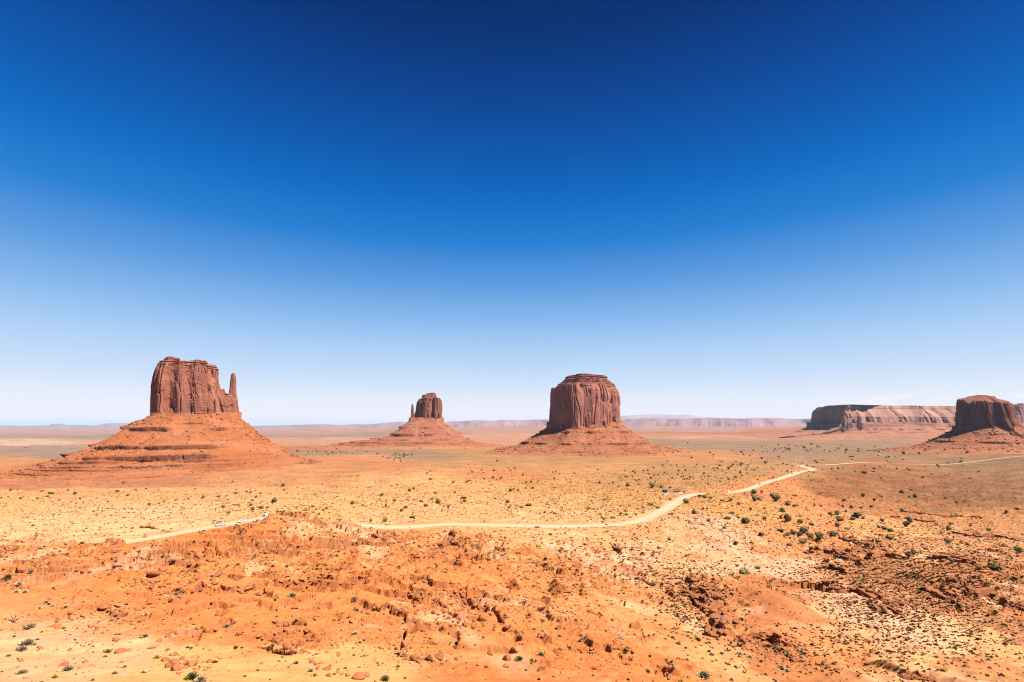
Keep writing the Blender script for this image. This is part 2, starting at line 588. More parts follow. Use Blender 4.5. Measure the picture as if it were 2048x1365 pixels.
ua = np.where(GS < 0, 0.80, 0.76); ub = np.where(GS < 0, 0.60, -0.65)
mixs = sstep(-.12, .12, GS)
bl_ = fbm2((x * .80 + y * .60) / 34, (-x * .60 + y * .80) / 8.5, 3, 301)
br_ = fbm2((x * .80 - y * .60) / 34, (x * .60 + y * .80) / 9.5, 3, 303)
band = bl_ * (1 - mixs) + br_ * mixs
rockm = sstep(.20, .50, band) * np.clip(rough * 1.3 - .25, 0, 1) * (1 - .8 * sstep(.28, .42, GS)) * (1 - .9 * sstep(.38, .48, GS) * (1 - sstep(110, 150, y))) * (1 - sstep(240, 420, y))
kx = np.clip(y / 70, .8, 2.2)
wx_ = x + .5 * noise2(x / 1.3, y / 1.3, 311); wy_ = y + .5 * noise2(x / 1.3 + 5, y / 1.3, 313)
blk = cell2((wx_ * .82 + wy_ * .57) / (1.5), (-wx_ * .57 + wy_ * .82) / (1.0), 321) - .35
blk2 = cell2((wx_ * .6 - wy_ * .8) / .62, (wx_ * .8 + wy_ * .6) / .5, 323) - .4
blk3 = cell2((wx_ * .82 + wy_ * .57) / 3.4, (-wx_ * .57 + wy_ * .82) / 2.2, 325) - .4
GZ += rockm * (.34 * blk * (1 - sstep(200, 330, y)) + .10 * blk2 * (1 - sstep(90, 160, y)) + .6 * blk3 * sstep(60, 130, y) + .45)

MOUND = np.zeros_like(GZ)
for px, py, Y, r, h in ((1452, 1178, 172, 8, 2.2), (1490, 1192, 165, 9, 3.2), (1530, 1206, 155, 10, 3.4), (1570, 1224, 146, 10, 3.2), (1605, 1246, 136, 9, 2.4)):
    p = at(px, py, Y)
    g = np.exp(-((GX - p[0]) ** 2 + (GY - p[1]) ** 2) / (r * r))
    GZ += h * g * .8
    MOUND = np.maximum(MOUND, g)
MOUND = sstep(.25, .7, MOUND)

# ledges measured in the photograph: polyline (photo px), height m, run-out m
LEDGES = [
    ([(1388, 1158), (1398, 1178), (1425, 1188), (1442, 1210), (1425, 1225), (1452, 1240), (1440, 1262), (1436, 1276)], 2.6, 16),
    ([(1372, 1185), (1395, 1200), (1410, 1222)], 1.6, 8),
    ([(1484, 1288), (1505, 1274), (1535, 1278), (1558, 1288), (1592, 1290)], 1.7, 8),
    ([(1566, 1318), (1596, 1322)], 1.2, 5),
    ([(1648, 1175), (1668, 1184), (1700, 1183), (1730, 1190), (1768, 1201), (1815, 1208)], 2.6, 14),
    ([(1755, 1222), (1775, 1215), (1800, 1228)], 1.6, 6),
    ([(1618, 1106), (1650, 1104), (1682, 1106), (1702, 1118), (1724, 1126)], 2.5, 12),
    ([(1686, 1076), (1712, 1083), (1748, 1096)], 2.4, 12),
    ([(1742, 1113), (1775, 1106), (1802, 1117)], 2.6, 10),
    ([(1868, 1114), (1900, 1119), (1930, 1124), (1958, 1128)], 3.0, 22),
    ([(1808, 1022), (1845, 1026), (1900, 1033), (1962, 1036)], 2.0, 24),
    ([(1782, 1034), (1830, 1039), (1870, 1043)], 1.9, 20),
    ([(1908, 1063), (1960, 1073), (1992, 1071), (2038, 1081)], 1.7, 18),
    ([(1638, 1137), (1662, 1133), (1690, 1146)], 2.2, 8),
    ([(1866, 1182), (1900, 1197)], 2.8, 9),
    ([(1908, 1166), (1945, 1186), (1988, 1180)], 2.6, 12),
    ([(1995, 1206), (2060, 1228)], 2.2, 12),
    ([(1915, 1216), (1945, 1212)], 1.6, 6),
    ([(1806, 1356), (1850, 1360), (1868, 1358)], 1.6, 9),
    ([(744, 1070), (762, 1076), (790, 1072)], 2.2, 10),
    ([(880, 1094), (895, 1083), (918, 1093)], 2.6, 10),
    ([(862, 1110), (874, 1102)], 1.6, 6),
    ([(822, 1096), (846, 1093)], 1.3, 8),
    ([(600, 1060), (636, 1053)], 1.4, 10),
    ([(1226, 1096), (1242, 1104)], 2.0, 9),
    ([(1270, 1158), (1284, 1160), (1302, 1168)], 1.6, 9),
    ([(1080, 1172), (1130, 1177), (1182, 1179)], 1.0, 9),
    ([(1142, 1187), (1186, 1183)], 1.2, 7),
    ([(1112, 1195), (1140, 1199)], 1.0, 6),
    ([(1192, 1240), (1212, 1244)], 1.1, 5),
    ([(1050, 1242), (1066, 1252)], 1.0, 5),
    ([(104, 1248), (135, 1232), (176, 1216)], 1.3, 6),
    ([(110, 1208), (140, 1197), (165, 1183)], 1.5, 6),
    ([(258, 1162), (300, 1150), (345, 1140)], 1.5, 9),
    ([(366, 1182), (395, 1184), (424, 1189)], 1.2, 6),
    ([(0, 1108), (28, 1098)], 2.2, 14),
    ([(280, 1053), (314, 1058)], 1.8, 12),
    ([(335, 1045), (350, 1047)], 1.2, 12),
    ([(216, 1104), (238, 1102)], 1.8, 7),
    ([(680, 1196), (720, 1176), (760, 1150)], 1.2, 6),
    ([(590, 1172), (630, 1158), (690, 1143)], 1.1, 7),
    ([(728, 1226), (760, 1216), (780, 1210)], 0.9, 5),
    ([(690, 1242), (730, 1240)], 0.9, 5),
    ([(816, 1190), (850, 1210), (900, 1230), (950, 1246)], 0.7, 5),
    ([(910, 1178), (940, 1200), (985, 1230), (1020, 1258)], 0.8, 5),
    ([(800, 1296), (806, 1276), (820, 1262)], 0.9, 4),
    ([(800, 1300), (830, 1316), (880, 1330)], 0.7, 4),
    ([(1000, 1118), (1050, 1112)], 1.2, 9),
    ([(960, 1165), (1010, 1158), (1060, 1160)], 0.8, 6),
    ([(1090, 1210), (1130, 1216)], 0.9, 5),
    ([(470, 1086), (496, 1083)], 1.2, 7),
    ([(420, 1080), (455, 1076)], 1.0, 7),
    ([(500, 1290), (560, 1300), (600, 1305)], 0.7, 4),
    ([(1010, 1310), (1050, 1295)], 0.6, 4),
    ([(1060, 1335), (1080, 1345)], 0.7, 4),
    ([(1170, 1322), (1250, 1352)], 0.7, 4),
]
LEDGE_W = []
OVH = np.zeros_like(GZ)
for pts, h, run in LEDGES:
    if pts[0][0] > 1300:
        h *= 1.2; run *= 1.5
    wp = np.array([hit(a, b) for a, b in pts])
    LEDGE_W.append((wp, h, run))
    pad = run * 4.5 + 8
    ymn, ymx = wp[:, 1].min() - pad, wp[:, 1].max() + pad
    r0, r1 = np.searchsorted(gl, math.log(max(ymn, 5))), np.searchsorted(gl, math.log(ymx))
    smn = (wp[:, 0].min() - pad) / ((ymx if wp[:, 0].min() > pad else ymn) + 6)
    smx = (wp[:, 0].max() + pad) / ((ymn if wp[:, 0].max() > -pad else ymx) + 6)
    c0, c1 = max(0, np.searchsorted(gs, smn)), min(NS, np.searchsorted(gs, smx))
    sl = (slice(r0, r1), slice(c0, c1))
    X_, Y_ = GX[sl], GY[sl]
    jx = 0.8 * h * fbm2(X_ / (3.2 * h), Y_ / (3.2 * h), 2, 101) + 0.45 * h * (cell2(X_ / (1.5 * h) + .4 * noise2(X_ / h, Y_ / h, 9), Y_ / (3.0 * h), 7) - .5)
    jx2 = 0.5 * h * fbm2(X_ / (2.4 * h), Y_ / (2.4 * h), 2, 107) + 0.35 * h * (cell2(X_ / (1.1 * h), Y_ / (3.0 * h), 17) - .5)
    d, sg, tt = seg_dist(X_, Y_ + jx, wp)
    n = len(wp) - 1
    # the uphill (raised) side is the far side: +Y of the line
    if np.ptp(wp[:, 0]) >= np.ptp(wp[:, 1]) * .8:
        so_ = np.argsort(wp[:, 0])
        sd = d * np.sign(Y_ + jx - np.interp(X_, wp[so_, 0], wp[so_, 1]))
    else:
        so_ = np.argsort(wp[:, 1])
        sd = d * np.sign(X_ - np.interp(Y_ + jx, wp[so_, 1], wp[so_, 0]))
    endf = sstep(0, 0.45, tt) * (1 - sstep(n - 0.45, n, tt)) if n > 0 else 1.0
    endf = np.where((tt <= 0.001) | (tt >= n - 0.001), 0, endf) if True else endf
    endf = np.maximum(endf, 0) * (0.85 + 0.45 * fbm2(X_ / (5 * h), Y_ / (5 * h), 2, 111))
    sd2 = sd + jx2 - .75 * h
    hw_ = np.maximum(.10 * h, .0042 * Y_)
    up = (.62 * sstep(-hw_, hw_, sd) + .38 * sstep(-hw_, hw_, sd2)) * np.exp(-np.maximum(sd, 0) / run)
    dn = -0.35 * np.exp(np.minimum(sd, 0) / (1.2 * h)) * (1 - sstep(-hw_, hw_, sd))
    GZ[sl] += h * endf * (up * 0.95 + dn)
    OVH[sl] += -0.28 * h * endf * np.where(sd > 0, np.exp(-np.abs(sd) / (.5 * h)), -.6 * np.exp(-np.abs(sd) / (.5 * h)))

# flatten for the road
ri0, ri1 = np.searchsorted(gl, math.log(190)), np.searchsorted(gl, math.log(2200))
sub = (slice(ri0, ri1), slice(0, NS))
X_, Y_ = GX[sub], GY[sub]
zr = np.full(X_.shape, np.nan); dr = np.full(X_.shape, 1e9); wr = np.full(X_.shape, 5.0)
for i in range(0, len(road_c) - 1):
    ax, ay, az = road_c[i]; bx, by, bz = road_c[i + 1]
    r0 = np.searchsorted(gl, math.log(max(min(ay, by) - 45, 190))) - ri0; r1 = np.searchsorted(gl, math.log(max(ay, by) + 45)) - ri0
    r0 = max(r0, 0)
    if r1 <= r0:
        continue
    mnx, mxx = min(ax, bx) - 45, max(ax, bx) + 45
    ya, yb = max(min(ay, by) - 45, 190) + 6, max(ay, by) + 51
    s0 = min(mnx / ya, mnx / yb); s1 = max(mxx / ya, mxx / yb)
    c0, c1 = np.searchsorted(gs, s0), np.searchsorted(gs, s1)
    if c1 <= c0:
        continue
    k = (slice(r0, r1), slice(c0, c1))
    xx, yy = X_[k], Y_[k]
    dx, dy = bx - ax, by - ay
    t = np.clip(((xx - ax) * dx + (yy - ay) * dy) / (dx * dx + dy * dy + 1e-9), 0, 1)
    d = np.hypot(xx - ax - t * dx, yy - ay - t * dy)
    m = d < dr[k]
    dr[k] = np.where(m, d, dr[k]); zr[k] = np.where(m, az + t * (bz - az), zr[k]); wr[k] = np.where(m, ROAD_W[i], wr[k])
zr = np.nan_to_num(zr)
blend = 1 - sstep(wr + 1.0, wr + 14.0, dr)
berm = 0.35 * np.exp(-((dr - wr - 2.2) / 1.0) ** 2)
GZ[sub] = GZ[sub] * (1 - blend) + (zr - 0.10) * blend + np.where(dr < 1e8, berm, 0)
ROADD = np.full(GZ.shape, 1e9); ROADD[sub] = dr - wr

rs_s = road_c[:, 0] / road_c[:, 1]
for lo, hi in ((242, 556), (684, 1385)):
    pxr = 1024 + F * rs_s * road_c[:, 1] / (road_c[:, 1] * CP + road_c[:, 2] * SP)
    m_ = (pxr > lo) & (pxr < hi)
    so = np.argsort(rs_s[m_])
    ss_, sl_, sy_ = rs_s[m_][so], ((road_c[:, 2] - .25) / (road_c[:, 1] - ROAD_W * .8))[m_][so], road_c[m_, 1][so]
    sv = GX / GY
    inside = (sv > ss_[0]) & (sv < ss_[-1])
    lim = np.interp(sv, ss_, sl_) * GY; yl = np.interp(sv, ss_, sy_)
    mk = inside & (GY < yl - 6) & (GY > 40)
    over = np.clip(GZ - lim + .3, 0, None)
    GZ = np.where(mk & (over > 0), lim - .3 + .25 * np.tanh(over) , GZ)

# mounds that break up the sight of the road
for px, py, Y, r, h in ((1428, 993, 568, 24, 3.6), (1541, 966, 745, 26, 4.6), (1660, 940, 1060, 40, 2.0), (640, 1042, 214, 15, 3.2), (1470, 1000, 540, 30, 1.0)):
    p = at(px, py, Y)
    d2 = ((GX - p[0]) ** 2 + ((GY - p[1]) * 1.0) ** 2) / (r * r)
    GZ += h * np.exp(-d2) * sstep(3, 12, ROADD)


def terrain_z(x, y):
    x = np.asarray(x, dtype=float); y = np.asarray(y, dtype=float)
    return bil(GZ, gs, gl, x / (y + 6), np.log(np.maximum(y, 4)))


# ------------------------------------------------------------------ terrain colours (the earth's own colours)
ORG = (.62, .203, .063); ORG2 = (.61, .24, .09); SAND = (.70, .37, .18); YSAND = (.68, .335, .135); PSAND = (.66, .345, .195); BRN = (.40, .175, .075); RBR = (.44, .165, .06)
GRN = (.35, .215, .13); OLV = (.46, .24, .10); PNK = (.56, .29, .17); RED = (.47, .175, .085); FPK = (.48, .26, .205); FGR = (.35, .235, .175); SAL = (.56, .25, .105)
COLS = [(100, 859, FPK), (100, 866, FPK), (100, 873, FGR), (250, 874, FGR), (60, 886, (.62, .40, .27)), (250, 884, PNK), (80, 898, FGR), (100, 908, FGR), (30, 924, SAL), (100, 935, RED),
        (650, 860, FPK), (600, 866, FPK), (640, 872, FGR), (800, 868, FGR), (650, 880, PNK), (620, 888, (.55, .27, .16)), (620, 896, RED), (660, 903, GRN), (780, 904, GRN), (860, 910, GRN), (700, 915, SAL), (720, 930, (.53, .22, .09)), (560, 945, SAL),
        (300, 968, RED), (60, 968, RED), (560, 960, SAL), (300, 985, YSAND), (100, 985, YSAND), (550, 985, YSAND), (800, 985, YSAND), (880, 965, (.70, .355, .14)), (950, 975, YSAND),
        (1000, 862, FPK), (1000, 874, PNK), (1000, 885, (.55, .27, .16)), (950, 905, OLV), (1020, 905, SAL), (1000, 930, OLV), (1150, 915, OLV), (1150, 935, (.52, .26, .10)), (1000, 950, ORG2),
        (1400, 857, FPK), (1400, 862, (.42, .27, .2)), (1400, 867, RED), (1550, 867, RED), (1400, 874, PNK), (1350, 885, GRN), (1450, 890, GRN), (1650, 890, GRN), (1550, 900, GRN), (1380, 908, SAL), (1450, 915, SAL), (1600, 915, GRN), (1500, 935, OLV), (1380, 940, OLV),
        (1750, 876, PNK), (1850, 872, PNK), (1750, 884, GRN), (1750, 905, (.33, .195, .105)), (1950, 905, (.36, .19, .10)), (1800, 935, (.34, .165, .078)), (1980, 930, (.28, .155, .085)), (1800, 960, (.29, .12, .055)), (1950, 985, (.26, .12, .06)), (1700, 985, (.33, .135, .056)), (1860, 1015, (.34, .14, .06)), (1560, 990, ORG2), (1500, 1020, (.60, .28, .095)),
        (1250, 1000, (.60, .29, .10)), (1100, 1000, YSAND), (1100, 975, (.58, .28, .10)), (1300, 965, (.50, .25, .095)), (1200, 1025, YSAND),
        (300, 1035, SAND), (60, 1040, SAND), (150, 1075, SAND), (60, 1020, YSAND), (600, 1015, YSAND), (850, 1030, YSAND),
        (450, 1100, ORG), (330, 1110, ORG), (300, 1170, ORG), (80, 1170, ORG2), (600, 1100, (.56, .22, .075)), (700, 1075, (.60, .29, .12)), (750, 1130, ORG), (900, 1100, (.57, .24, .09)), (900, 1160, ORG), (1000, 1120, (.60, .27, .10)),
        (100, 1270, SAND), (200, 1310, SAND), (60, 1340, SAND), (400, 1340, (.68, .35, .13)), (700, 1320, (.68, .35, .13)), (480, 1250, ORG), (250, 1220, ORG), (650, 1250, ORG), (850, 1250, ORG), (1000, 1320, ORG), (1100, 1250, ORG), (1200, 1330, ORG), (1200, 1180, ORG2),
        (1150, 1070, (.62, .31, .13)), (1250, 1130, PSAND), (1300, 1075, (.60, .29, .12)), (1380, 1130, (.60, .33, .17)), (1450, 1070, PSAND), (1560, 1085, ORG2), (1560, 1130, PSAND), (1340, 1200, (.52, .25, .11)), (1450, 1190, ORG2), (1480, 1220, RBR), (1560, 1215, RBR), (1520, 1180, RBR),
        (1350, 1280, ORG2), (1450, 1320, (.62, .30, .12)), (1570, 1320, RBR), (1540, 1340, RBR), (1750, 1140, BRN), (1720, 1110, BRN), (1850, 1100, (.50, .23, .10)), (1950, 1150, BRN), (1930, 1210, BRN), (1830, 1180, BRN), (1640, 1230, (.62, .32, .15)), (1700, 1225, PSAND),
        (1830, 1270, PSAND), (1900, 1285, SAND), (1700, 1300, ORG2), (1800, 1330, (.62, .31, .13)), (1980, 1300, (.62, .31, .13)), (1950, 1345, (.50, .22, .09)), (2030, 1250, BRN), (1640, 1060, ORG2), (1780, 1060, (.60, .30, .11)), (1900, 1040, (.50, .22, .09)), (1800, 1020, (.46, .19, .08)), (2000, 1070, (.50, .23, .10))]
# far bands lie too close together in the picture: place every sample by where its ray meets the ground
col_p = np.array([slz(a, b) for a, b, c in COLS]); col_v = np.array([c for a, b, c in COLS])
cw_s = GS + 0.03 * fbm2(GS * 9, GL * 7, 3, 131)
cw_l = GL + 0.10 * fbm2(GS * 7 + 5, GL * 9, 3, 133) * sstep(3.2, 4.5, GL)
fine = (np.linspace(-1.4, 1.4, 300), np.linspace(math.log(4), math.log(90000), 420))
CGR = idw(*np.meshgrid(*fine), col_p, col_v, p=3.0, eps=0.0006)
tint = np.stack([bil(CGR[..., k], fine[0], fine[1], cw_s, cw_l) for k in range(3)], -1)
# grain of the ground: pale drifts, red rock on steep faces, grey-green scrub shade on the plains
gzx = np.gradient(GZ, axis=1) / np.maximum(np.gradient(GX, axis=1), 1e-6)
gzy = np.gradient(GZ, axis=0) / np.maximum(np.gradient(GY, axis=0), 1e-6)
slope = np.hypot(gzx, gzy)
steep = sstep(0.55, 1.2, slope)[..., None] * (1 - sstep(400, 900, GY))[..., None]
rock = np.array((.42, .155, .055))
tint = tint * (1 - steep * .75) + rock * steep * .75
tint = tint * (1 - .55 * rockm[..., None]) + np.array((.47, .165, .055)) * .55 * rockm[..., None]
drift = (1 - MOUND[..., None]) * (1 - rockm[..., None]) * sstep(0.15, 0.75, fbm2(x / 17, y / 30, 3, 141) + 0.3 * fbm2(x / 3.0, y / 6.0, 2, 143))[..., None] * (1 - sstep(300, 700, GY))[..., None]
tint = tint * (1 - .6 * drift) + np.array((.76, .43, .25)) * .6 * drift
redp = sstep(0.1, 0.7, fbm2(x / 24 + 9, y / 24, 3, 151))[..., None] * (1 - sstep(200, 500, GY))[..., None]
tint = tint * (1 - .5 * redp) + np.array((.50, .16, .052)) * .5 * redp
lw = np.interp(GL, [math.log(300), math.log(1500), math.log(6000), math.log(40000)], [1, 1, 1, 1])
st = fbm2(GS * 16, GL * 26, 4, 161)[..., None]
mid = (sstep(350, 700, GY))[..., None]
tint = tint * (1 + mid * 0.22 * st)
gr = sstep(0.0, 0.6, fbm2(GS * 22, GL * 20, 4, 171))[..., None] * mid * (1 - sstep(9000, 20000, GY))[..., None]
tint = tint * (1 - .42 * gr) + np.array((.35, .225, .11)) * .42 * gr
# speckle of stones and tiny plants too small to model, fading in with distance
spk = sstep(0.35, 0.6, noise2(GS * 330, GL * 300, 181))[..., None] * (sstep(250, 420, GY) * (1 - sstep(2500, 5000, GY)))[..., None]
tint = tint * (1 - .40 * spk) + np.array((.22, .145, .065)) * .40 * spk
tint = tint * (1 - .85 * MOUND[..., None]) + np.array((.46, .165, .062)) * .85 * MOUND[..., None]
tint = np.clip(tint * (1 + 0.10 * fbm2(x / 2.5, y / 2.5, 2, 191)[..., None]), 0.02, 0.85)

idx = np.arange(NS * NL).reshape(NL, NS)
faces = np.stack([idx[:-1, :-1], idx[:-1, 1:], idx[1:, 1:], idx[1:, :-1]], -1).reshape(-1, 4)
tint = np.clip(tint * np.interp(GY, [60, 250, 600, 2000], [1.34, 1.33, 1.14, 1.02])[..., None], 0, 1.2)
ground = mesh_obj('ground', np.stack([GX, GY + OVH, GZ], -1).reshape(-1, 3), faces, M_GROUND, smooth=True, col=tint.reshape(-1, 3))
fl = (rockm > .22) | (slope > .75)
fl = fl[:-1, :-1] | fl[1:, 1:]
ground.data.polygons.foreach_set('use_smooth', ~fl.ravel())
tag(ground, 'rust orange desert ground with rock ledges, sand and wide plains', 'ground', kind='structure')

# road strip
nrm = np.gradient(road_c[:, :2], axis=0)
nrm /= np.linalg.norm(nrm, axis=1)[:, None]
nrm = np.stack([-nrm[:, 1], nrm[:, 0]], 1)
offs = np.linspace(-1, 1, 9)
ww = ROAD_W * (1 + 0.16 * noise2(road_c[:, 0] / 31, road_c[:, 1] / 31, 201) + 0.10 * noise2(road_c[:, 0] / 9, road_c[:, 1] / 9, 203))
rv = []; rc = []
for k, o_ in enumerate(offs):
    pxy = road_c[:, :2] + nrm * (o_ * ww)[:, None]
    z = road_c[:, 2] + 0.12 * (1 - o_ * o_) + (0.03 if abs(o_) < 0.99 else -0.18)
    rv.append(np.column_stack([pxy, z]))
    tone = 1.0 - 0.14 * (abs(abs(o_) - 0.5) < 0.13) - 0.16 * (abs(o_) > .7)
    rc.append(np.tile(np.array((.90, .605, .385)) * tone, (len(road_c), 1)))
rv = np.array(rv).transpose(1, 0, 2).reshape(-1, 3); rc = np.array(rc).transpose(1, 0, 2).reshape(-1, 3)
ri = np.arange(len(road_c) * 9).reshape(-1, 9)
rf = np.stack([ri[:-1, :-1], ri[1:, :-1], ri[1:, 1:], ri[:-1, 1:]], -1).reshape(-1, 4)
road = mesh_obj('dirt_road', rv, rf, M_ROAD, smooth=True, col=rc)
tag(road, 'pale graded dirt road winding across the orange valley', 'road', kind='structure')

# ------------------------------------------------------------------ buttes
CLIFF_COLS = [(.44, .17, .108), (.52, .21, .14), (.30, .125, .10), (.60, .27, .17)]


def resample(poly, n, rnd=3):
    poly = np.array(poly, float)
    for _ in range(rnd):                      # corner cutting rounds the plan
        nx_ = np.roll(poly, -1, 0)
        a = poly * .86 + nx_ * .14; b = poly * .14 + nx_ * .86
        poly = np.stack([a, b], 1).reshape(-1, 2)
    cl_ = np.vstack([poly, poly[:1]])
    L = np.concatenate([[0], np.cumsum(np.linalg.norm(np.diff(cl_, axis=0), axis=1))])
    t = np.linspace(0, L[-1], n, endpoint=False)
    return np.stack([np.interp(t, L, cl_[:, 0]), np.interp(t, L, cl_[:, 1])], 1), t / L[-1]


class Frame:
    """local frame of a butte: x across the view, y away from it; heights are absolute"""
    def __init__(s, px, Y, zb):
        r = ray(px, 900)
        d = np.array((r[0], r[1])); d /= np.linalg.norm(d)
        k = Y / r[1]
        s.o = np.array((r[0] * k, Y)); s.f = d; s.r = np.array((d[1], -d[0])); s.zb = zb; s.Y = Y

    def loc(s, px, py):
        """local x and height of a photo position on the vertical plane through the origin across the view"""
        x, y, z = ray(px, py)
        k = (s.o @ s.f) / (np.array((x, y)) @ s.f)
        p = np.array((x * k, y * k))
        return (p - s.o) @ s.r, z * k

    def w(s, lx, ly):
        return s.o[0] + s.r[0] * lx + s.f[0] * ly, s.o[1] + s.r[1] * lx + s.f[1] * ly


def cliff(fr, name, parent, plan, left, right, top, depth, yoff=0.0, seed=1, N=460, M=150, flute=1.0, cols=CLIFF_COLS, zb=None, mat=None, varnish=.5, batter=None, bmask=None, bedamp=1.5, dome=0.0, strata_top=.10, strata_bot=.12, scale=1.0, rnd=3, topnoise=1.0):
    """left / right / top: silhouette points in the photograph; depth: half depth over half width"""
    Lp = np.array([fr.loc(*p) for p in left]); Rp = np.array([fr.loc(*p) for p in right]); Tp = np.array([fr.loc(*p) for p in top])
    Lp = Lp[np.argsort(Lp[:, 1])]; Rp = Rp[np.argsort(Rp[:, 1])]; Tp = Tp[np.argsort(Tp[:, 0])]
    pl, arc = resample(plan, N, rnd)
    pl = pl / np.array((np.abs(pl[:, 0]).max(), 1.0))
    zb_ = min(Lp[0, 1], Rp[0, 1]) if zb is None else zb
    zmax = Tp[:, 1].max()
    wid = (Rp[0, 0] - Lp[0, 0]) / 2
    t = np.linspace(0, 1, M)
    K, T = np.meshgrid(np.arange(N), t)
    nx_, ny_ = pl[K, 0], pl[K, 1]
    # first pass: x at mid height to find the top height over this plan point
    xl0 = np.interp(zb_ + .9 * (zmax - zb_), Lp[:, 1], Lp[:, 0]); xr0 = np.interp(zb_ + .9 * (zmax - zb_), Rp[:, 1], Rp[:, 0])
    xt = (xl0 + xr0) / 2 + nx_ * (xr0 - xl0) / 2
    zt = np.interp(xt, Tp[:, 0], Tp[:, 1])
    zt = zt + topnoise * scale * 2.0 * noise2(nx_ * 5 + seed, ny_ * 5, seed + 3)
    zt = zt - dome * sstep(-.15, -.9, ny_) * (1 - .7 * sstep(.5, 1, np.abs(nx_)))
    Z = zb_ + T * (zt - zb_)
    xl = np.interp(Z, Lp[:, 1], Lp[:, 0]); xr = np.interp(Z, Rp[:, 1], Rp[:, 0])
    half = (xr - xl) / 2
    X = (xl + xr) / 2 + nx_ * half
    Yl = yoff + ny_ * (half * .5 + wid * .5) * depth
    # outward normal in plan
    per = np.roll(pl, -1, 0) - np.roll(pl, 1, 0)
    per = per * np.array((1, depth))
    no = np.stack([per[:, 1], -per[:, 0]], 1); no /= np.linalg.norm(no, axis=1)[:, None] + 1e-9
    area = (pl[:, 0] * np.roll(pl[:, 1], -1) - np.roll(pl[:, 0], -1) * pl[:, 1]).sum()
    if area < 0:
        no = -no
    # arc length in metres, periodic noise through a circle embedding
    circ = np.linalg.norm(np.diff(np.vstack([pl, pl[:1]]) * np.array((wid, wid * depth)), axis=0), axis=1).sum()
    am = arc[K] * circ
    sc = scale
    H = zmax - zb_
    wob = 3.0 * sc * noise2(am / (30 * sc), Z / (40 * sc), seed + 5)

    def per_noise(lx, lz, sd):
        a = noise2((am + wob) / lx, Z / lz, sd)
        b = noise2((am + wob - circ) / lx, Z / lz, sd)
        m = sstep(0.94, 1.0, arc[K])
        return a * (1 - m) + b * m
    pil = per_noise(34 * sc, 260 * sc, seed + 11)
    slab = per_noise(21 * sc, 130 * sc, seed + 21) + .45 * per_noise(8 * sc, 60 * sc, seed + 22)
    slab_q = np.round(slab * 2.6 + .25 * per_noise(30 * sc, 30 * sc, seed + 23)) / 2.6
    slab = slab * .35 + slab_q * .65
    crack = np.abs(per_noise(20 * sc, 150 * sc, seed + 31)) + .35 * np.clip(per_noise(40 * sc, 40 * sc, seed + 33) - .0, 0, 1)
    crack2 = np.abs(per_noise(9 * sc, 46 * sc, seed + 41)) + .5 * np.clip(per_noise(26 * sc, 30 * sc, seed + 43), 0, 1)
    alc = np.clip(per_noise(17 * sc, 44 * sc, seed + 51) - .25, 0, 1)
    rough_ = per_noise(3 * sc, 3 * sc, seed + 61)
    rz = np.random.default_rng(seed * 7 + 1)
    nodes = [0.0]
    while nodes[-1] < circ - 24 * sc:
        nodes.append(nodes[-1] + rz.uniform(9, 34) * sc)
    nodes = np.array(nodes + [circ]); amp = []
    for _ in range(3):
        a_ = rz.uniform(-1, 1, len(nodes)); a_[1::2] = -np.abs(a_[1::2]); a_[::2] = np.abs(a_[::2]); a_[-1] = a_[0]; amp.append(a_)
    sh = am + 2.5 * sc * noise2(am * 0 + seed, Z / (50 * sc), seed + 7)
    sh = np.mod(sh, circ)
    z1, z2, z3 = [np.interp(sh, nodes, a_) for a_ in amp]
    z1 = z1 * (1 - .6 * sstep(.8, .97, np.abs(nx_)))
    brk_t = .55 + .18 * noise2(am / (26 * sc), am * 0 + .7, seed + 8)
    zig = z1 * .65 + np.where(T > brk_t, z2, z3) * .35
    Tj = np.clip(T + .07 * noise2(am / (24 * sc), am * 0 + seed, seed + 9), 0, 1)
    Tj = np.where(T > .985, T, Tj)
    midw = sstep(strata_bot * .6, strata_bot * 1.4, Tj) * (1 - sstep(1 - strata_top * 1.2, 1 - strata_top * .5, Tj))
    d = flute * sc * ((2.0 * pil + 8.0 * zig + 2.4 * slab - 5.0 * 1.3 * np.clip(.15 - crack, 0, 1) / .15 - 2.2 * np.clip(.11 - crack2, 0, 1) / .11 - 4.5 * alc) * (.5 + .5 * midw) + .5 * rough_)
    zs = Z / (2.6 * sc) + .3 * noise2(am / (40 * sc), Z * 0, seed + 71)
    bed = noise2(zs, zs * 0 + seed, seed + 81)
    bed = np.sign(bed) * np.abs(bed) ** .5
    d = d + sc * bedamp * bed * (1 - midw)
    edge = sstep(.975, 1.0, T)
    d = d - edge * 1.0 * sc
    if batter:
        bt = np.interp(T, [b[0] for b in batter], [b[1] for b in batter])
        fw = sstep(-.1, .6, -(no[K, 1]))
        d = d - bt * fw * (1 if bmask is None else sstep(bmask[0], bmask[1], nx_) * (1 - sstep(.75, .98, nx_)))
    d_fade = 1.0
    ox, oy = no[K, 0], no[K, 1]
    X = X + ox * d * d_fade; Yl = Yl + oy * d * d_fade
    # colours: base mottling, dark varnish streaks, paler fresh slabs
    c = [np.array(v) for v in cols]
    m1 = sstep(-.4, .5, slab + .5 * pil)[..., None]
    col = c[0] * (1 - m1) + c[1] * m1
    vs = sstep(0.0, .6, per_noise(11 * sc, 90 * sc, seed + 91) + .6 * per_noise(3.4 * sc, 60 * sc, seed + 92))[..., None] * midw[..., None]
    col = col * (1 - varnish * vs) + c[2] * varnish * vs
    pale = sstep(.15, .6, per_noise(16 * sc, 30 * sc, seed + 93))[..., None]
    col = col * (1 - .6 * pale) + c[3] * .6 * pale
    col = col * (1 + .16 * bed * (1 - midw))[..., None]
    ring_x, ring_y, ring_z, ring_c = [X], [Yl], [Z], [col]
    # cap rings
    ct = np.array((X[-1].mean(), Yl[-1].mean()))
    RN = 22
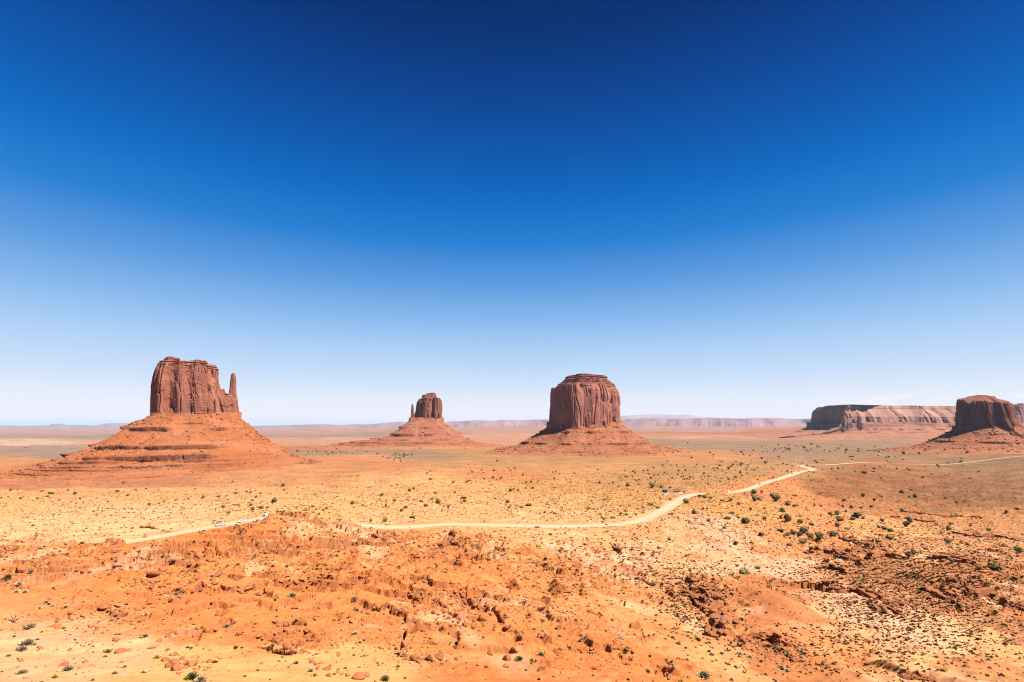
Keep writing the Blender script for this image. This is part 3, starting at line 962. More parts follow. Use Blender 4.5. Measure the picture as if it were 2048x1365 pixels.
    for i in range(1, RN + 1):
        k = 1 - i / RN
        xr_ = ct[0] + (X[-1] - ct[0]) * k; yr_ = ct[1] + (Yl[-1] - ct[1]) * k
        zr_ = np.interp(xr_, Tp[:, 0], Tp[:, 1]) + sc * topnoise * (1.3 * fbm2(xr_ / (9 * sc), yr_ / (9 * sc), 3, seed + 95))
        kp = 6 if dome == 0 else 1.6
        zr_ = zr_ * (1 - k ** kp) + Z[-1] * k ** kp
        ring_x.append(xr_[None]); ring_y.append(yr_[None]); ring_z.append(zr_[None]); ring_c.append((c[1] * np.ones((N, 3)) * (1 + .12 * noise2(xr_ / 6, yr_ / 6, seed))[:, None])[None])
    X = np.vstack(ring_x); Yl = np.vstack(ring_y); Z = np.vstack(ring_z); col = np.concatenate(ring_c)
    wx, wy = fr.w(X, Yl)
    rows = X.shape[0]
    ii = np.arange(rows * N).reshape(rows, N)
    jj = np.roll(ii, -1, 1)
    fc = np.stack([ii[:-1], jj[:-1], jj[1:], ii[1:]], -1).reshape(-1, 4)
    if area < 0:
        fc = fc[:, ::-1]
    o = mesh_obj(name, np.stack([wx, wy, Z], -1).reshape(-1, 3), np.ascontiguousarray(fc), mat or M_CLIFF, parent, smooth=False, col=np.clip(col, .02, .8).reshape(-1, 3))
    return o


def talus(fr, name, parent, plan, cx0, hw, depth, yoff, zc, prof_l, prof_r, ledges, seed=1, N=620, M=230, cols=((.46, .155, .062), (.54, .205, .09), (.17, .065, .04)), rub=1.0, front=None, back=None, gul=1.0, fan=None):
    """apron of scree: profiles give height against distance from the cliff, on the left, right and front"""
    pl, arc = resample(plan, N, 4)
    pl = pl / np.array((np.abs(pl[:, 0]).max(), 1.0))
    px_, py_ = cx0 + pl[:, 0] * hw, yoff + pl[:, 1] * hw * depth
    ang = np.arctan2(py_ - yoff, (px_ - cx0))
    dirx, diry = np.cos(ang), np.sin(ang)
    for _ in range(30):
        dirx = (np.roll(dirx, 1) + dirx + np.roll(dirx, -1)) / 3; diry = (np.roll(diry, 1) + diry + np.roll(diry, -1)) / 3
    nn = np.hypot(dirx, diry); dirx /= nn; diry /= nn
    wl = np.clip(-dirx, 0, 1) ** 2; wr_ = np.clip(dirx, 0, 1) ** 2; wf = np.clip(-diry, 0, 1) ** 2; wb = np.clip(diry, 0, 1) ** 2
    front = front or [((a[0] + b[0]) / 2, (a[1] + b[1]) / 2) for a, b in zip(prof_l, prof_r)]
    back = back or front
    T = np.linspace(0, 1, M) ** 1.25
    emax = np.array([p[-1][0] for p in (prof_l, prof_r, front, back)])
    em = wl * emax[0] + wr_ * emax[1] + wf * emax[2] + wb * emax[3]
    E = T[:, None] * em[None]

    def prof(p):
        p = np.array(p)
        return np.interp(T * p[-1, 0], p[:, 0], p[:, 1])
    Z = prof(prof_l)[:, None] * wl + prof(prof_r)[:, None] * wr_ + prof(front)[:, None] * wf + prof(back)[:, None] * wb
    inner = -0.25
    X = px_[None] + dirx[None] * E; Yv = py_[None] + diry[None] * E
    am = (arc * 2 * math.pi * (hw + 60))[None] + 0 * E
    circ = 2 * math.pi * (hw + 60)

    def pn(lx, le, sd):
        a = noise2(am / lx, E / le, sd); b = noise2((am - circ) / lx, E / le, sd)
        m = sstep(.94, 1, arc)[None]
        return a * (1 - m) + b * m
    grow = sstep(0, .12, T)[:, None]
    if fan:
        fm = np.exp(-((X - (fan[0] + fan[1]) / 2) / ((fan[1] - fan[0]) * .33)) ** 2) * np.clip(-diry, 0, 1)[None] * grow
        Z = Z + 5.0 * fm
    Z = Z + gul * grow * (3.0 * pn(46, 220, seed) + 1.6 * pn(19, 110, seed + 1))
    X = X + dirx * 8 * grow * pn(60, 200, seed + 2); Yv = Yv + diry * 8 * grow * pn(60, 200, seed + 2)
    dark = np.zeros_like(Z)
    for zl, J, spread, w in ledges:
        brk = np.clip(pn(70, 900, seed + int(abs(zl)) + 7) * 1.9 + .5 * pn(24, 900, seed + int(abs(zl)) + 8) + spread + .5 * pn(9, 500, seed + int(abs(zl)) + 9), 0, 1.15)
        if fan:
            brk = brk * (1 - .9 * sstep(fan[0], fan[0] + 30, X) * (1 - sstep(fan[1] - 40, fan[1], X)))
        zlo = zl + 1.6 * pn(55, 9e5, seed + 13)
        q_ = Z - zlo
        jump = J * brk * np.where(q_ > 0, .55 * np.exp(-q_ / w), -.45 * np.exp(np.minimum(q_, 0) / (w * .8)))
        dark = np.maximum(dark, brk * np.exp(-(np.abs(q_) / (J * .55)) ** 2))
        Z = Z + jump
        ov = J * brk * .9 * np.where(q_ > 0, np.exp(-q_ / (w * .6)), -.5 * np.exp(np.minimum(q_, 0) / (w * .6)))
        X = X + dirx * ov; Yv = Yv + diry * ov
    rubn = fbm2(X / 5.5, Yv / 5.5, 3, seed + 21)
    rubm = sstep(-.3, .5, pn(60, 60, seed + 23))
    Z = Z + rub * grow * (.9 * rubn * (.4 + rubm) + .9 * np.clip(noise2(X / 4, Yv / 4, seed + 25) - .25, 0, 1) * rubm)
    bs = 3.0 + fr.Y / 900.0
    bk = cell2(X / bs + .3 * noise2(X / bs, Yv / bs, seed), Yv / bs, seed + 27)
    Z = Z + rub * grow * rubm * np.clip(bk - .72, 0, 1) / .28 * bs * .42
    # skirt: sink under the ground at the outer rim
    wx, wy = fr.w(X, Yv)
    tz = terrain_z(wx, wy)
    sink = sstep(.86, 1, T)[:, None]
    Z = Z * (1 - sink) + (tz - 3.5) * sink
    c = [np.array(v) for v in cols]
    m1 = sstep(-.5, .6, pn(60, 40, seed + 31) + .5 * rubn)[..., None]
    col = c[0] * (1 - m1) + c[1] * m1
    col = col * (1 - .65 * dark[..., None]) + c[2] * .65 * dark[..., None]  # ledge bands coloured darker to paint in the shade under their overhangs
    pal = sstep(.35, .6, noise2(X / 4.2, Yv / 4.2, seed + 33))[..., None] * rubm[..., None]
    col = col * (1 - .5 * pal) + np.array((.62, .34, .20)) * .5 * pal
    strat = noise2(Z / 5.0, Z * 0 + .3, seed + 35)[..., None]
    col = col * (1 + .10 * strat)
    tcol = np.array((.56, .25, .105))
    sk = sstep(.62, .95, T)[:, None, None]
    col = col * (1 - .7 * sk) + tcol * .7 * sk
    # inner ring under the cliff
    X = np.vstack([(cx0 + (X[0] - cx0) * .7)[None], X]); Yv = np.vstack([(yoff + (Yv[0] - yoff) * .7)[None], Yv]); Z = np.vstack([(Z[0] + 1)[None], Z]); col = np.concatenate([col[:1], col])
    wx, wy = fr.w(X, Yv)
    rows = X.shape[0]
    ii = np.arange(rows * N).reshape(rows, N); jj = np.roll(ii, -1, 1)
    fc = np.stack([ii[:-1], ii[1:], jj[1:], jj[:-1]], -1).reshape(-1, 4)
    area = (pl[:, 0] * np.roll(pl[:, 1], -1) - np.roll(pl[:, 0], -1) * pl[:, 1]).sum()
    if area < 0:
        fc = fc[:, ::-1]
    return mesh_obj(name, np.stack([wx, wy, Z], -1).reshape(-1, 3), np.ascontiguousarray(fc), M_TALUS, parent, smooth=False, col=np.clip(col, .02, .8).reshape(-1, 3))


def prof_from(fr, edge_px, pts):
    """(distance from cliff edge, height) from silhouette photo points"""
    ex = fr.loc(*edge_px)[0]
    return [(abs(fr.loc(*p)[0] - ex), fr.loc(*p)[1]) for p in pts]


BOX = [(-1, -.75), (-.55, -1), (.5, -1), (1, -.7), (1, .7), (.5, 1), (-.5, 1), (-1, .7)]

# --- left butte with the thumb on its right (about 1.2 km off)
fr = Frame(390, 1190, -60)
b1 = empty('sandstone_butte', (fr.o[0], fr.o[1], fr.loc(390, 930)[1]))
tag(b1, 'tall reddish butte with a thin thumb spire on its right side', 'butte', 'sandstone buttes of the valley')
INV1 = (-fr.o[0], -fr.o[1], -b1.location[2])


def under(parent, o):
    o.location = (-parent.location[0], -parent.location[1], -parent.location[2])
    return o


PLAN1 = [(-1, -.2), (-.9, -.75), (-.45, -.8), (-.2, -1.0), (.05, -.85), (.2, -1.05), (.7, -1.0), (1, -.7), (1, .6), (.4, 1), (-.5, 1), (-1, .6)]
under(b1, cliff(fr, 'cliff', b1, PLAN1, [(300, 840), (302, 832), (303, 800), (304, 775), (308, 752), (311, 740), (316, 728), (320, 722)], [(441, 840), (441, 800), (439, 784), (437, 770), (436, 745), (435, 735)],
                [(311, 738), (314, 730), (318, 724), (330, 718), (340, 716), (356, 719), (359, 724), (372, 726), (388, 723), (410, 725), (416, 730), (430, 733), (436, 739)], .62, seed=3, N=680, M=200, rnd=2, bedamp=2.2))
under(b1, cliff(fr, 'ledge', b1, BOX, [(430, 842), (430, 790)], [(470, 842), (466, 800), (464, 790)], [(428, 786), (440, 782), (442, 780), (448, 781), (450, 787), (458, 790), (468, 793)], .9, yoff=-4, seed=9, N=220, M=100, flute=.8, topnoise=2.0))
under(b1, cliff(fr, 'spire', b1, BOX, [(452, 846), (455, 825), (457, 800), (459, 785), (461, 765), (463, 748)], [(481, 846), (480, 836), (477, 820), (475, 800), (473, 790), (472, 772), (472, 757), (470, 748)], [(462, 748), (464, 747), (470, 747), (472, 750)], .8, yoff=2, seed=14, N=160, M=170, flute=.8, topnoise=.4, scale=.32, strata_top=.02))
cxl = (fr.loc(301, 838)[0] + fr.loc(480, 838)[0]) / 2; hw1 = (fr.loc(480, 838)[0] - fr.loc(301, 838)[0]) / 2
pl_ = prof_from(fr, (303, 838), [(306, 828), (303, 832), (262, 851), (255, 856), (200, 889), (185, 894), (150, 909), (112, 919), (60, 934), (0, 944), (-90, 955)])
pr_ = prof_from(fr, (478, 838), [(474, 826), (481, 838), (505, 858), (512, 868), (545, 889), (560, 897), (578, 908), (600, 915), (650, 926), (720, 938), (760, 945)])
zf = [fr.loc(390, yy)[1] for yy in (830, 836, 855, 860, 893, 899, 912, 926, 940, 955, 970)]
front1 = list(zip([0, 4, 40, 44, 105, 112, 142, 156, 205, 270, 350], [z for z in zf]))
front1 = [(e, z * (1190 - e * .95) / 1190 - 0) for e, z in front1]
zl_ = [fr.loc(390, yy)[1] for yy in (856, 894, 916)]
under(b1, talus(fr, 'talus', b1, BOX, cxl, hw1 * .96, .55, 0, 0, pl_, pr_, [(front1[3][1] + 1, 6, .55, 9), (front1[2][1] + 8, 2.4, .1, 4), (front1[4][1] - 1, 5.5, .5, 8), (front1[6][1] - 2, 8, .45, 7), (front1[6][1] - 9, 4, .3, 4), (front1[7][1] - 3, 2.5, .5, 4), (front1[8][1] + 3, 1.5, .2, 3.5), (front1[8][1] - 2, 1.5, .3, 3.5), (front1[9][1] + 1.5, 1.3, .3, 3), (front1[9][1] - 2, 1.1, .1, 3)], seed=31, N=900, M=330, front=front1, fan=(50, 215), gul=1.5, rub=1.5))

# --- small central butte, thumb on its left (about 2.9 km off)
fr = Frame(858, 2900, -60)
b2 = empty('sandstone_butte', (fr.o[0], fr.o[1], fr.loc(858, 895)[1]))
tag(b2, 'small distant butte with a thin spire standing on its left', 'butte', 'sandstone buttes of the valley')
DCOL = [(.33, .135, .08), (.42, .185, .105), (.26, .105, .07), (.46, .22, .13)]
PLAN2 = [(-1, .1), (-.75, -.6), (-.35, -1), (.15, -.95), (.3, -.75), (.45, -1.05), (.9, -.9), (1, -.2), (.9, .8), (0, 1), (-.8, .8)]
under(b2, cliff(fr, 'cliff', b2, PLAN2, [(829, 846), (830, 838), (832, 820), (834, 805), (839, 797)], [(885, 846), (883, 838), (882, 815), (881, 800), (880, 796)], [(836, 800), (840, 797), (846, 796), (870, 796), (874, 797), (881, 797)], .8, seed=43, N=360, M=120, scale=1.5, cols=DCOL))
under(b2, cliff(fr, 'caprock', b2, BOX, [(843, 797), (844, 791), (846, 789)], [(873, 797), (872, 790), (871, 787)], [(844, 791), (850, 790), (854, 787), (858, 787), (862, 786), (870, 786), (872, 789)], .7, yoff=20, seed=47, N=160, M=30, flute=.5, cols=DCOL, scale=1.2))
under(b2, cliff(fr, 'spire', b2, BOX, [(819, 846), (821, 838), (822, 825), (823, 812), (824, 809)], [(833, 846), (830, 832), (828, 824), (827, 815), (826, 809)], [(823, 809), (825, 808), (827, 811)], .8, seed=53, N=100, M=90, flute=.8, cols=DCOL, scale=.5, topnoise=.4, strata_top=.02))
cxl = (fr.loc(822, 840)[0] + fr.loc(884, 840)[0]) / 2; hw2 = (fr.loc(884, 840)[0] - fr.loc(822, 840)[0]) / 2
pl_ = prof_from(fr, (824, 840), [(830, 836), (822, 842), (813, 848), (801, 855), (798, 861), (783, 870), (772, 875), (730, 881), (690, 886), (640, 892), (600, 896)])
pr_ = prof_from(fr, (882, 840), [(876, 836), (885, 844), (892, 850), (905, 858), (915, 865), (924, 872), (938, 879), (952, 886), (970, 889), (1000, 892), (1030, 896)])
zf = [fr.loc(858, yy)[1] for yy in (836, 842, 849, 856, 862, 870, 875, 880, 886, 891, 896)]
front2 = [(e, z * (2900 - e) / 2900) for e, z in zip([0, 10, 30, 50, 68, 92, 108, 150, 220, 300, 380], zf)]
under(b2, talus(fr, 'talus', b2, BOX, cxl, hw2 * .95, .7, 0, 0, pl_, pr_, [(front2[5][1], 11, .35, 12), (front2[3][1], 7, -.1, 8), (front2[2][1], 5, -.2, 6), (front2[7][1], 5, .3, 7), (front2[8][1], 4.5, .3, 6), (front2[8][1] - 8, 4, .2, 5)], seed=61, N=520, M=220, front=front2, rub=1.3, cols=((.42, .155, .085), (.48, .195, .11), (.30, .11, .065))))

# --- broad flat-topped butte right of centre (about 2.2 km off)
fr = Frame(1170, 2150, -60)
b3 = empty('sandstone_butte', (fr.o[0], fr.o[1], fr.loc(1170, 905)[1]))
tag(b3, 'broad free-standing butte with stepped flat cap and shadowed left face', 'butte', 'sandstone buttes of the valley')
PLAN3 = [(-1, .35), (-1, -.2), (-.97, -.56), (-.62, -.78), (-.34, -1.06), (-.25, -1.08), (.2, -.93), (.6, -.75), (1, -.35), (1, .5), (.5, 1), (-.5, 1), (-.95, .8)]
CC3 = [(.50, .20, .14), (.58, .25, .18), (.35, .15, .13), (.66, .31, .21)]
under(b3, cliff(fr, 'cliff', b3, PLAN3, [(1098, 862), (1100, 850), (1101, 830), (1102, 800), (1103, 785), (1104, 772)], [(1242, 862), (1240, 845), (1239, 820), (1238, 795), (1235, 783), (1230, 774)],
                [(1102, 779), (1112, 778), (1117, 774), (1150, 772), (1200, 771), (1228, 773), (1236, 782)], .95, seed=73, N=760, M=190, scale=1.15, cols=CC3, rnd=1, varnish=.4, flute=1.0, strata_top=.05, strata_bot=.07))
under(b3, cliff(fr, 'cliff_shoulder', b3, PLAN3, [(1114, 778), (1117, 771), (1122, 768), (1130, 762)], [(1232, 778), (1228, 773), (1227, 769), (1216, 761)], [(1116, 764), (1132, 761), (1160, 759), (1200, 759), (1214, 761), (1228, 766)], .95, seed=79, N=420, M=40, flute=.7, strata_top=.6, strata_bot=.6, cols=CC3, rnd=1, scale=1.1, bedamp=5.0))
under(b3, cliff(fr, 'caprock', b3, PLAN3, [(1132, 763), (1131, 758), (1133, 755)], [(1213, 763), (1214, 757), (1213, 753)], [(1131, 755), (1140, 754), (1150, 753), (1160, 751), (1175, 751), (1190, 752), (1212, 753)], .9, seed=83, N=360, M=30, flute=.5, strata_top=.6, strata_bot=.6, cols=CC3, rnd=1, scale=1.1, bedamp=4.0))
cxl = (fr.loc(1101, 852)[0] + fr.loc(1241, 852)[0]) / 2; hw3 = (fr.loc(1241, 852)[0] - fr.loc(1101, 852)[0]) / 2
pl_ = prof_from(fr, (1104, 852), [(1112, 845), (1101, 852), (1093, 860), (1080, 867), (1064, 876), (1048, 886), (1035, 891), (1010, 896), (970, 902)])
pr_ = prof_from(fr, (1238, 850), [(1232, 843), (1241, 850), (1252, 858), (1262, 866), (1280, 877), (1296, 886), (1312, 890), (1335, 895), (1380, 902)])
zf = [fr.loc(1170, yy)[1] for yy in (846, 852, 859, 865, 874, 889, 896, 902, 908, 915, 922)]
front3 = [(e, z * (2150 - e) / 2150) for e, z in zip([0, 8, 25, 38, 58, 95, 125, 170, 230, 320], zf)]
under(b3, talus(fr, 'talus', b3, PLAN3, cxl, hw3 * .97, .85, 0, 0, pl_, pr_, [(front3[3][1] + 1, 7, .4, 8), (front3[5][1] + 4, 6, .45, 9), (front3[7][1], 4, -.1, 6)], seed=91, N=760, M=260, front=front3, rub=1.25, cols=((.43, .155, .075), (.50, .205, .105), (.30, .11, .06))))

# --- butte at the right edge (about 2.4 km deep), its near faces in shade
fr = Frame(1985, 2250, -60)
b4 = empty('sandstone_butte', (fr.o[0], fr.o[1], fr.loc(1985, 895)[1]))
tag(b4, 'rounded butte at the right edge with a domed top and dark shaded face', 'butte', 'sandstone buttes of the valley')
PLAN4 = [(-1, .1), (-.93, -.6), (-.4, -.95), (.1, -1.05), (.45, -.75), (.62, -.9), (.85, -.6), (1, .1), (.8, .8), (0, 1.05), (-.8, .8)]
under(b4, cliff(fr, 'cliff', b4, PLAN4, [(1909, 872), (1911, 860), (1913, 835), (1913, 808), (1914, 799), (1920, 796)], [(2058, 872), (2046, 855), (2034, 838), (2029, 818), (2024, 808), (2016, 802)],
                [(1913, 800), (1919, 797), (1930, 794), (1945, 791), (1975, 791), (1990, 794), (2005, 799), (2018, 804), (2026, 810)], 1.0, seed=103, N=560, M=150, scale=1.5, cols=[(.29, .115, .08), (.34, .14, .095), (.22, .09, .07), (.42, .19, .12)], strata_top=.06, strata_bot=.06, dome=30, topnoise=2.5))  # stone colours lowered, painting extra shade into the dark face
cxl = (fr.loc(1911, 862)[0] + fr.loc(2052, 862)[0]) / 2; hw4 = (fr.loc(2052, 862)[0] - fr.loc(1911, 862)[0]) / 2
pl_ = prof_from(fr, (1914, 860), [(1922, 852), (1911, 858), (1900, 864), (1885, 871), (1868, 879), (1850, 885), (1838, 889), (1820, 893), (1790, 897), (1750, 902), (1700, 907)])
pr_ = prof_from(fr, (2050, 862), [(2042, 855), (2054, 862), (2066, 868), (2080, 874), (2096, 880), (2110, 886), (2126, 890), (2150, 894), (2180, 898), (2220, 902), (2260, 907)])
zf = [fr.loc(1985, yy)[1] for yy in (852, 858, 863, 869, 876, 884, 890, 894, 898, 902, 907)]
front4 = [(e, z * (2250 - e) / 2250) for e, z in zip([0, 10, 28, 50, 75, 108, 135, 165, 210, 280, 360], zf)]
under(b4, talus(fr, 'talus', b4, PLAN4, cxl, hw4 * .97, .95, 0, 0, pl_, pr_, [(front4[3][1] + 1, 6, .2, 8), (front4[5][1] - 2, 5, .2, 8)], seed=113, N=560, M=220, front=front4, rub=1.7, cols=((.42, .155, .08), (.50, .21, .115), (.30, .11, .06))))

def talus_stones(parent, tal, n, smin, smax, seed):
    r = np.random.default_rng(seed)
    co = np.empty(len(tal.data.vertices) * 3, dtype=np.float32); tal.data.vertices.foreach_get('co', co); co = co.reshape(-1, 3)
    d = np.hypot(co[:, 0], co[:, 1])
    ok = np.nonzero(d < np.percentile(d, 45))[0]
    pk = ok[r.integers(0, len(ok), n)]
    import bmesh
    bm = bmesh.new(); bmesh.ops.create_icosphere(bm, subdivisions=1, radius=.5)
    v0 = np.array([q.co[:] for q in bm.verts]); f0 = np.array([[q.index for q in g.verts] for g in bm.faces]); bm.free()
    V, Fc = [], []
    for i, k in enumerate(pk):
        sz = smin * (smax / smin) ** (r.uniform() ** 2.2)
        v = v0 * (1 + .3 * r.normal(size=(len(v0), 1)).clip(-1, 1)) * (sz * r.uniform(.7, 1.3), sz * r.uniform(.7, 1.3), sz * r.uniform(.5, 1.0))
        V.append(v + co[k] + (0, 0, sz * .12)); Fc.append(f0 + len(v0) * i)
    V = np.vstack(V)
    tone = np.repeat(r.uniform(.6, 1.35, n), len(v0))[:, None]
    o = mesh_obj('rubble', V, np.vstack(Fc), M_TALUS, parent, col=np.clip(np.array((.50, .21, .10)) * tone, .02, .8))
    o.location = tal.location
    o['kind'] = 'stuff'


for par, n, a, b, sd in ((b1, 2600, 1.2, 6.0, 401), (b2, 700, 3.0, 10.0, 402), (b3, 1500, 2.4, 9.0, 403), (b4, 1100, 2.6, 11.0, 404)):
    talus_stones(par, [c for c in par.children if c.name.startswith('talus')][0], n, a, b, sd)

# --- long mesa behind it (about 5 km off)
fr = Frame(1780, 4700, -60)
b5 = empty('long_mesa', (fr.o[0], fr.o[1], fr.loc(1780, 872)[1]))
tag(b5, 'long flat-topped mesa stretching behind the right-hand butte, pale sunlit wall', 'mesa')
PLAN5 = [(-1, .25), (-.95, -.05), (-.76, -.40), (-.60, -.62), (-.52, -.52), (-.38, -.40), (-.22, -.31), (-.1, -.22), (.0, -.14), (.12, -.13), (.22, -.10), (.30, -.02), (.6, .1), (1, .2), (1, .9), (.3, 1.0), (-.6, .9)]
C5 = [(.48, .25, .18), (.56, .31, .23), (.38, .19, .15), (.62, .37, .27)]
under(b5, cliff(fr, 'cliff', b5, PLAN5, [(1606, 862), (1610, 852), (1611, 835), (1612, 824), (1615, 819), (1620, 816)], [(2090, 862), (2086, 840), (2080, 815)],
                [(1612, 820), (1618, 815), (1624, 813), (1660, 811), (1720, 810), (1800, 809), (1900, 809), (2080, 808)], .95, batter=[(0, 0), (.3, 10), (.55, 35), (.7, 85), (.85, 150), (1, 190)], bmask=(-.64, -.30), yoff=330, seed=123, N=900, M=110, scale=2.6, cols=C5, rnd=2, strata_top=.2, strata_bot=.05, flute=1.1))
cxl = (fr.loc(1608, 858)[0] + fr.loc(2088, 858)[0]) / 2; hw5 = (fr.loc(2088, 858)[0] - fr.loc(1608, 858)[0]) / 2
pl_ = prof_from(fr, (1611, 856), [(1622, 845), (1611, 849), (1602, 854), (1594, 858), (1586, 861), (1576, 864), (1560, 866), (1540, 868), (1500, 870), (1460, 872), (1420, 874)])
pr_ = prof_from(fr, (2088, 856), [(2080, 846), (2088, 849), (2094, 854), (2102, 858), (2110, 861), (2120, 864), (2140, 866), (2160, 868), (2200, 870), (2240, 872), (2280, 874)])
zf = [fr.loc(1780, yy)[1] for yy in (844, 850, 854, 857, 860, 863, 866, 868, 870, 872, 874)]
front5 = [(e, z * (4700 - e) / 4700) for e, z in zip([0, 20, 45, 70, 100, 140, 190, 250, 330, 430, 560], zf)]
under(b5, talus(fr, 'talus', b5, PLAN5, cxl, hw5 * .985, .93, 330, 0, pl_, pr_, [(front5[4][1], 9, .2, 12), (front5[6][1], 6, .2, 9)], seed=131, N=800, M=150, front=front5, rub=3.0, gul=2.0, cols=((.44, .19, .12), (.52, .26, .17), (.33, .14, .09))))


# --- far rims and mesas
def far_mesa(name, label, px0, px1, Y, top, base, seed, col, jag=1.0, thick=1500, plain=False):
    """a rim with gullied cliffs: top = [(px, py)], walls fall to base (py)"""
    fr = Frame((px0 + px1) / 2, Y, 0)
    n = max(80, int((px1 - px0) * 1.6)); pxs = np.linspace(px0, px1, n)
    ty = np.interp(pxs, [t[0] for t in top], [t[1] for t in top])
    zs, xs = [], []
    for a, b in zip(pxs, ty):
        lx, lz = fr.loc(a, b)
        xs.append(lx); zs.append(lz)
    xs = np.array(xs); zs = np.array(zs); k = Y / 1000.0
    zs = zs + jag * k * .35 * fbm2(pxs / 14, pxs * 0, 4, seed)
    wx0, wy0 = fr.w(xs, xs * 0 - 20 * k)
    zb = float(terrain_z(wx0, wy0).min()) - 12
    zs = np.maximum(zs, zb + 40)
    rows = [(0, 0.0, 1.0), (.12, .02, 1), (.3, .06, .8), (.55, .14, .75), (1.0, .42, .32), (1.5, .75, .08), (2.0, 1.0, -.1)]
    V = []; CO = []
    bay = fbm2(pxs / 110, pxs * 0 + 2, 3, seed + 5) * k * (0 if plain else 70)
    back = [(thick, 1.0), (thick * .4, 1.0)]
    for yb, hh in back:
        wx, wy = fr.w(xs, np.full(n, yb)); V.append(np.stack([wx, wy, zs - 0.02 * (zs - zb)], 1)); CO.append(np.tile(np.array(col), (n, 1)))
    for dep, dn, hh in rows:
        gull = fbm2(pxs / 26, pxs * 0 + 4 + dep * 1.3, 4, seed + 3) * (0 if plain else 1)
        fr_y = bay - dep * k * 40 - gull * k * 14 * min(1, dep + .1)
        wx, wy = fr.w(xs, fr_y)
        zz = zs - (zs - zb) * dn
        if dn in (.06, .14):
            zz = zz - 0.10 * (zs - zb) * (dn == .14)
        V.append(np.stack([wx, wy, zz - (4 if dn == 1.0 else 0)], 1))
        cc = np.array(col) * (1 + .10 * noise2(pxs / 17, pxs * 0 + dep * 7, seed + 9))[:, None]
        CO.append(cc)
    V = np.array(V); CO = np.array(CO)
    r = len(V)
    ii = np.arange(r * n).reshape(r, n)
    fc = np.stack([ii[:-1, :-1], ii[1:, :-1], ii[1:, 1:], ii[:-1, 1:]], -1).reshape(-1, 4)
    base_p = fr.w(0, 0)
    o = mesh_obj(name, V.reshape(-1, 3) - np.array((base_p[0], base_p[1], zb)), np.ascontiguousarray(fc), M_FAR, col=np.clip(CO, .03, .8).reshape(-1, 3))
    o.location = (base_p[0], base_p[1], zb)
    tag(o, label, 'mesa')
    return o


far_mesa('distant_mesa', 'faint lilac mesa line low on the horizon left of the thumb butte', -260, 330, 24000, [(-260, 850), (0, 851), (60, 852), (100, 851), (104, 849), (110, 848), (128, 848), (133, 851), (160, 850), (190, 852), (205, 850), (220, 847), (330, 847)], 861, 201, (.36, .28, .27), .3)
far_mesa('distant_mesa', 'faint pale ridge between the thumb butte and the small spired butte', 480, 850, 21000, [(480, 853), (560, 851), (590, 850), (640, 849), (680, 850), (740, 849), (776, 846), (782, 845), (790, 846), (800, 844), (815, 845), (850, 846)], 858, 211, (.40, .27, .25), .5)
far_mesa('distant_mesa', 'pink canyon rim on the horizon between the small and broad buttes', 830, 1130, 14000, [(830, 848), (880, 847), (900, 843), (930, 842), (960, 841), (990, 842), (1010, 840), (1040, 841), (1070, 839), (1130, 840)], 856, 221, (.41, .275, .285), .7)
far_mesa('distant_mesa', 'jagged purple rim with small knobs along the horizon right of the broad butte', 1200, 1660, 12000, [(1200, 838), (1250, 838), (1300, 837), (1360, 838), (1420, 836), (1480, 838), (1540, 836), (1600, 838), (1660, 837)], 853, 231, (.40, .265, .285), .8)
far_mesa('distant_mountain', 'palest blue mountain rising behind the purple rim beside the broad butte', 1200, 1540, 13800, [(1200, 838), (1230, 834), (1262, 831), (1300, 829), (1340, 830), (1375, 830), (1400, 833), (1440, 836), (1540, 841)], 851, 241, (.46, .44, .50), .1, thick=4000, plain=True)  # pale blue colour paints extra distance haze onto the mountain
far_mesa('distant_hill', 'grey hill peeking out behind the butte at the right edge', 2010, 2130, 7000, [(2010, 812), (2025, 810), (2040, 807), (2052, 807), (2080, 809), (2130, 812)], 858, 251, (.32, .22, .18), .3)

#@@VEG
# ------------------------------------------------------------------ placing things on the finished ground
rng = np.random.default_rng(7)
random.seed(7)


def ground_hit(px, py):
    return hit(px, py, terrain_z)


# --- rocks
def ico(sub):
    import bmesh
    bm = bmesh.new()
    bmesh.ops.create_icosphere(bm, subdivisions=sub, radius=1.0)
    v = np.array([p.co[:] for p in bm.verts]); f = np.array([[q.index for q in fc.verts] for fc in bm.faces])
    bm.free()
    return v, f


ICO1, ICO2, ICO3 = ico(1), ico(2), ico(3)


def rock_shape(seed, base=ICO3, flat=.7, cuts=11, rnd=.5):
    r = np.random.default_rng(seed)
    v = base[0].copy()
    for _ in range(cuts):                                   # plane cuts give flat broken faces
        n = r.normal(size=3); n /= np.linalg.norm(n)
        d = r.uniform(.55, .9)
        h = v @ n - d
        v = v - np.outer(np.clip(h, 0, None) * (1 - .12 * rnd), n)
    v = v * (1 + .05 * noise2(v[:, 0] * 3 + seed, v[:, 1] * 3 + v[:, 2] * 2, seed))[:, None]
    v = v * np.array((1, r.uniform(.7, 1), flat * r.uniform(.8, 1.2)))
    v /= max(v[:, 0].max() - v[:, 0].min(), 1e-6)
    return v, base[1]


ROCKS = [rock_shape(500 + i, flat=[.75, .55, .9, .4, .65, .8, .5, .35][i % 8]) for i in range(12)]
rock_mesh = []
for i, (v, f) in enumerate(ROCKS):
    me = bpy.data.meshes.new('boulder')
    me.from_pydata([tuple(p) for p in v], [], [tuple(q) for q in f])
    me.materials.append(M_BOULDER)
    rock_mesh.append(me)

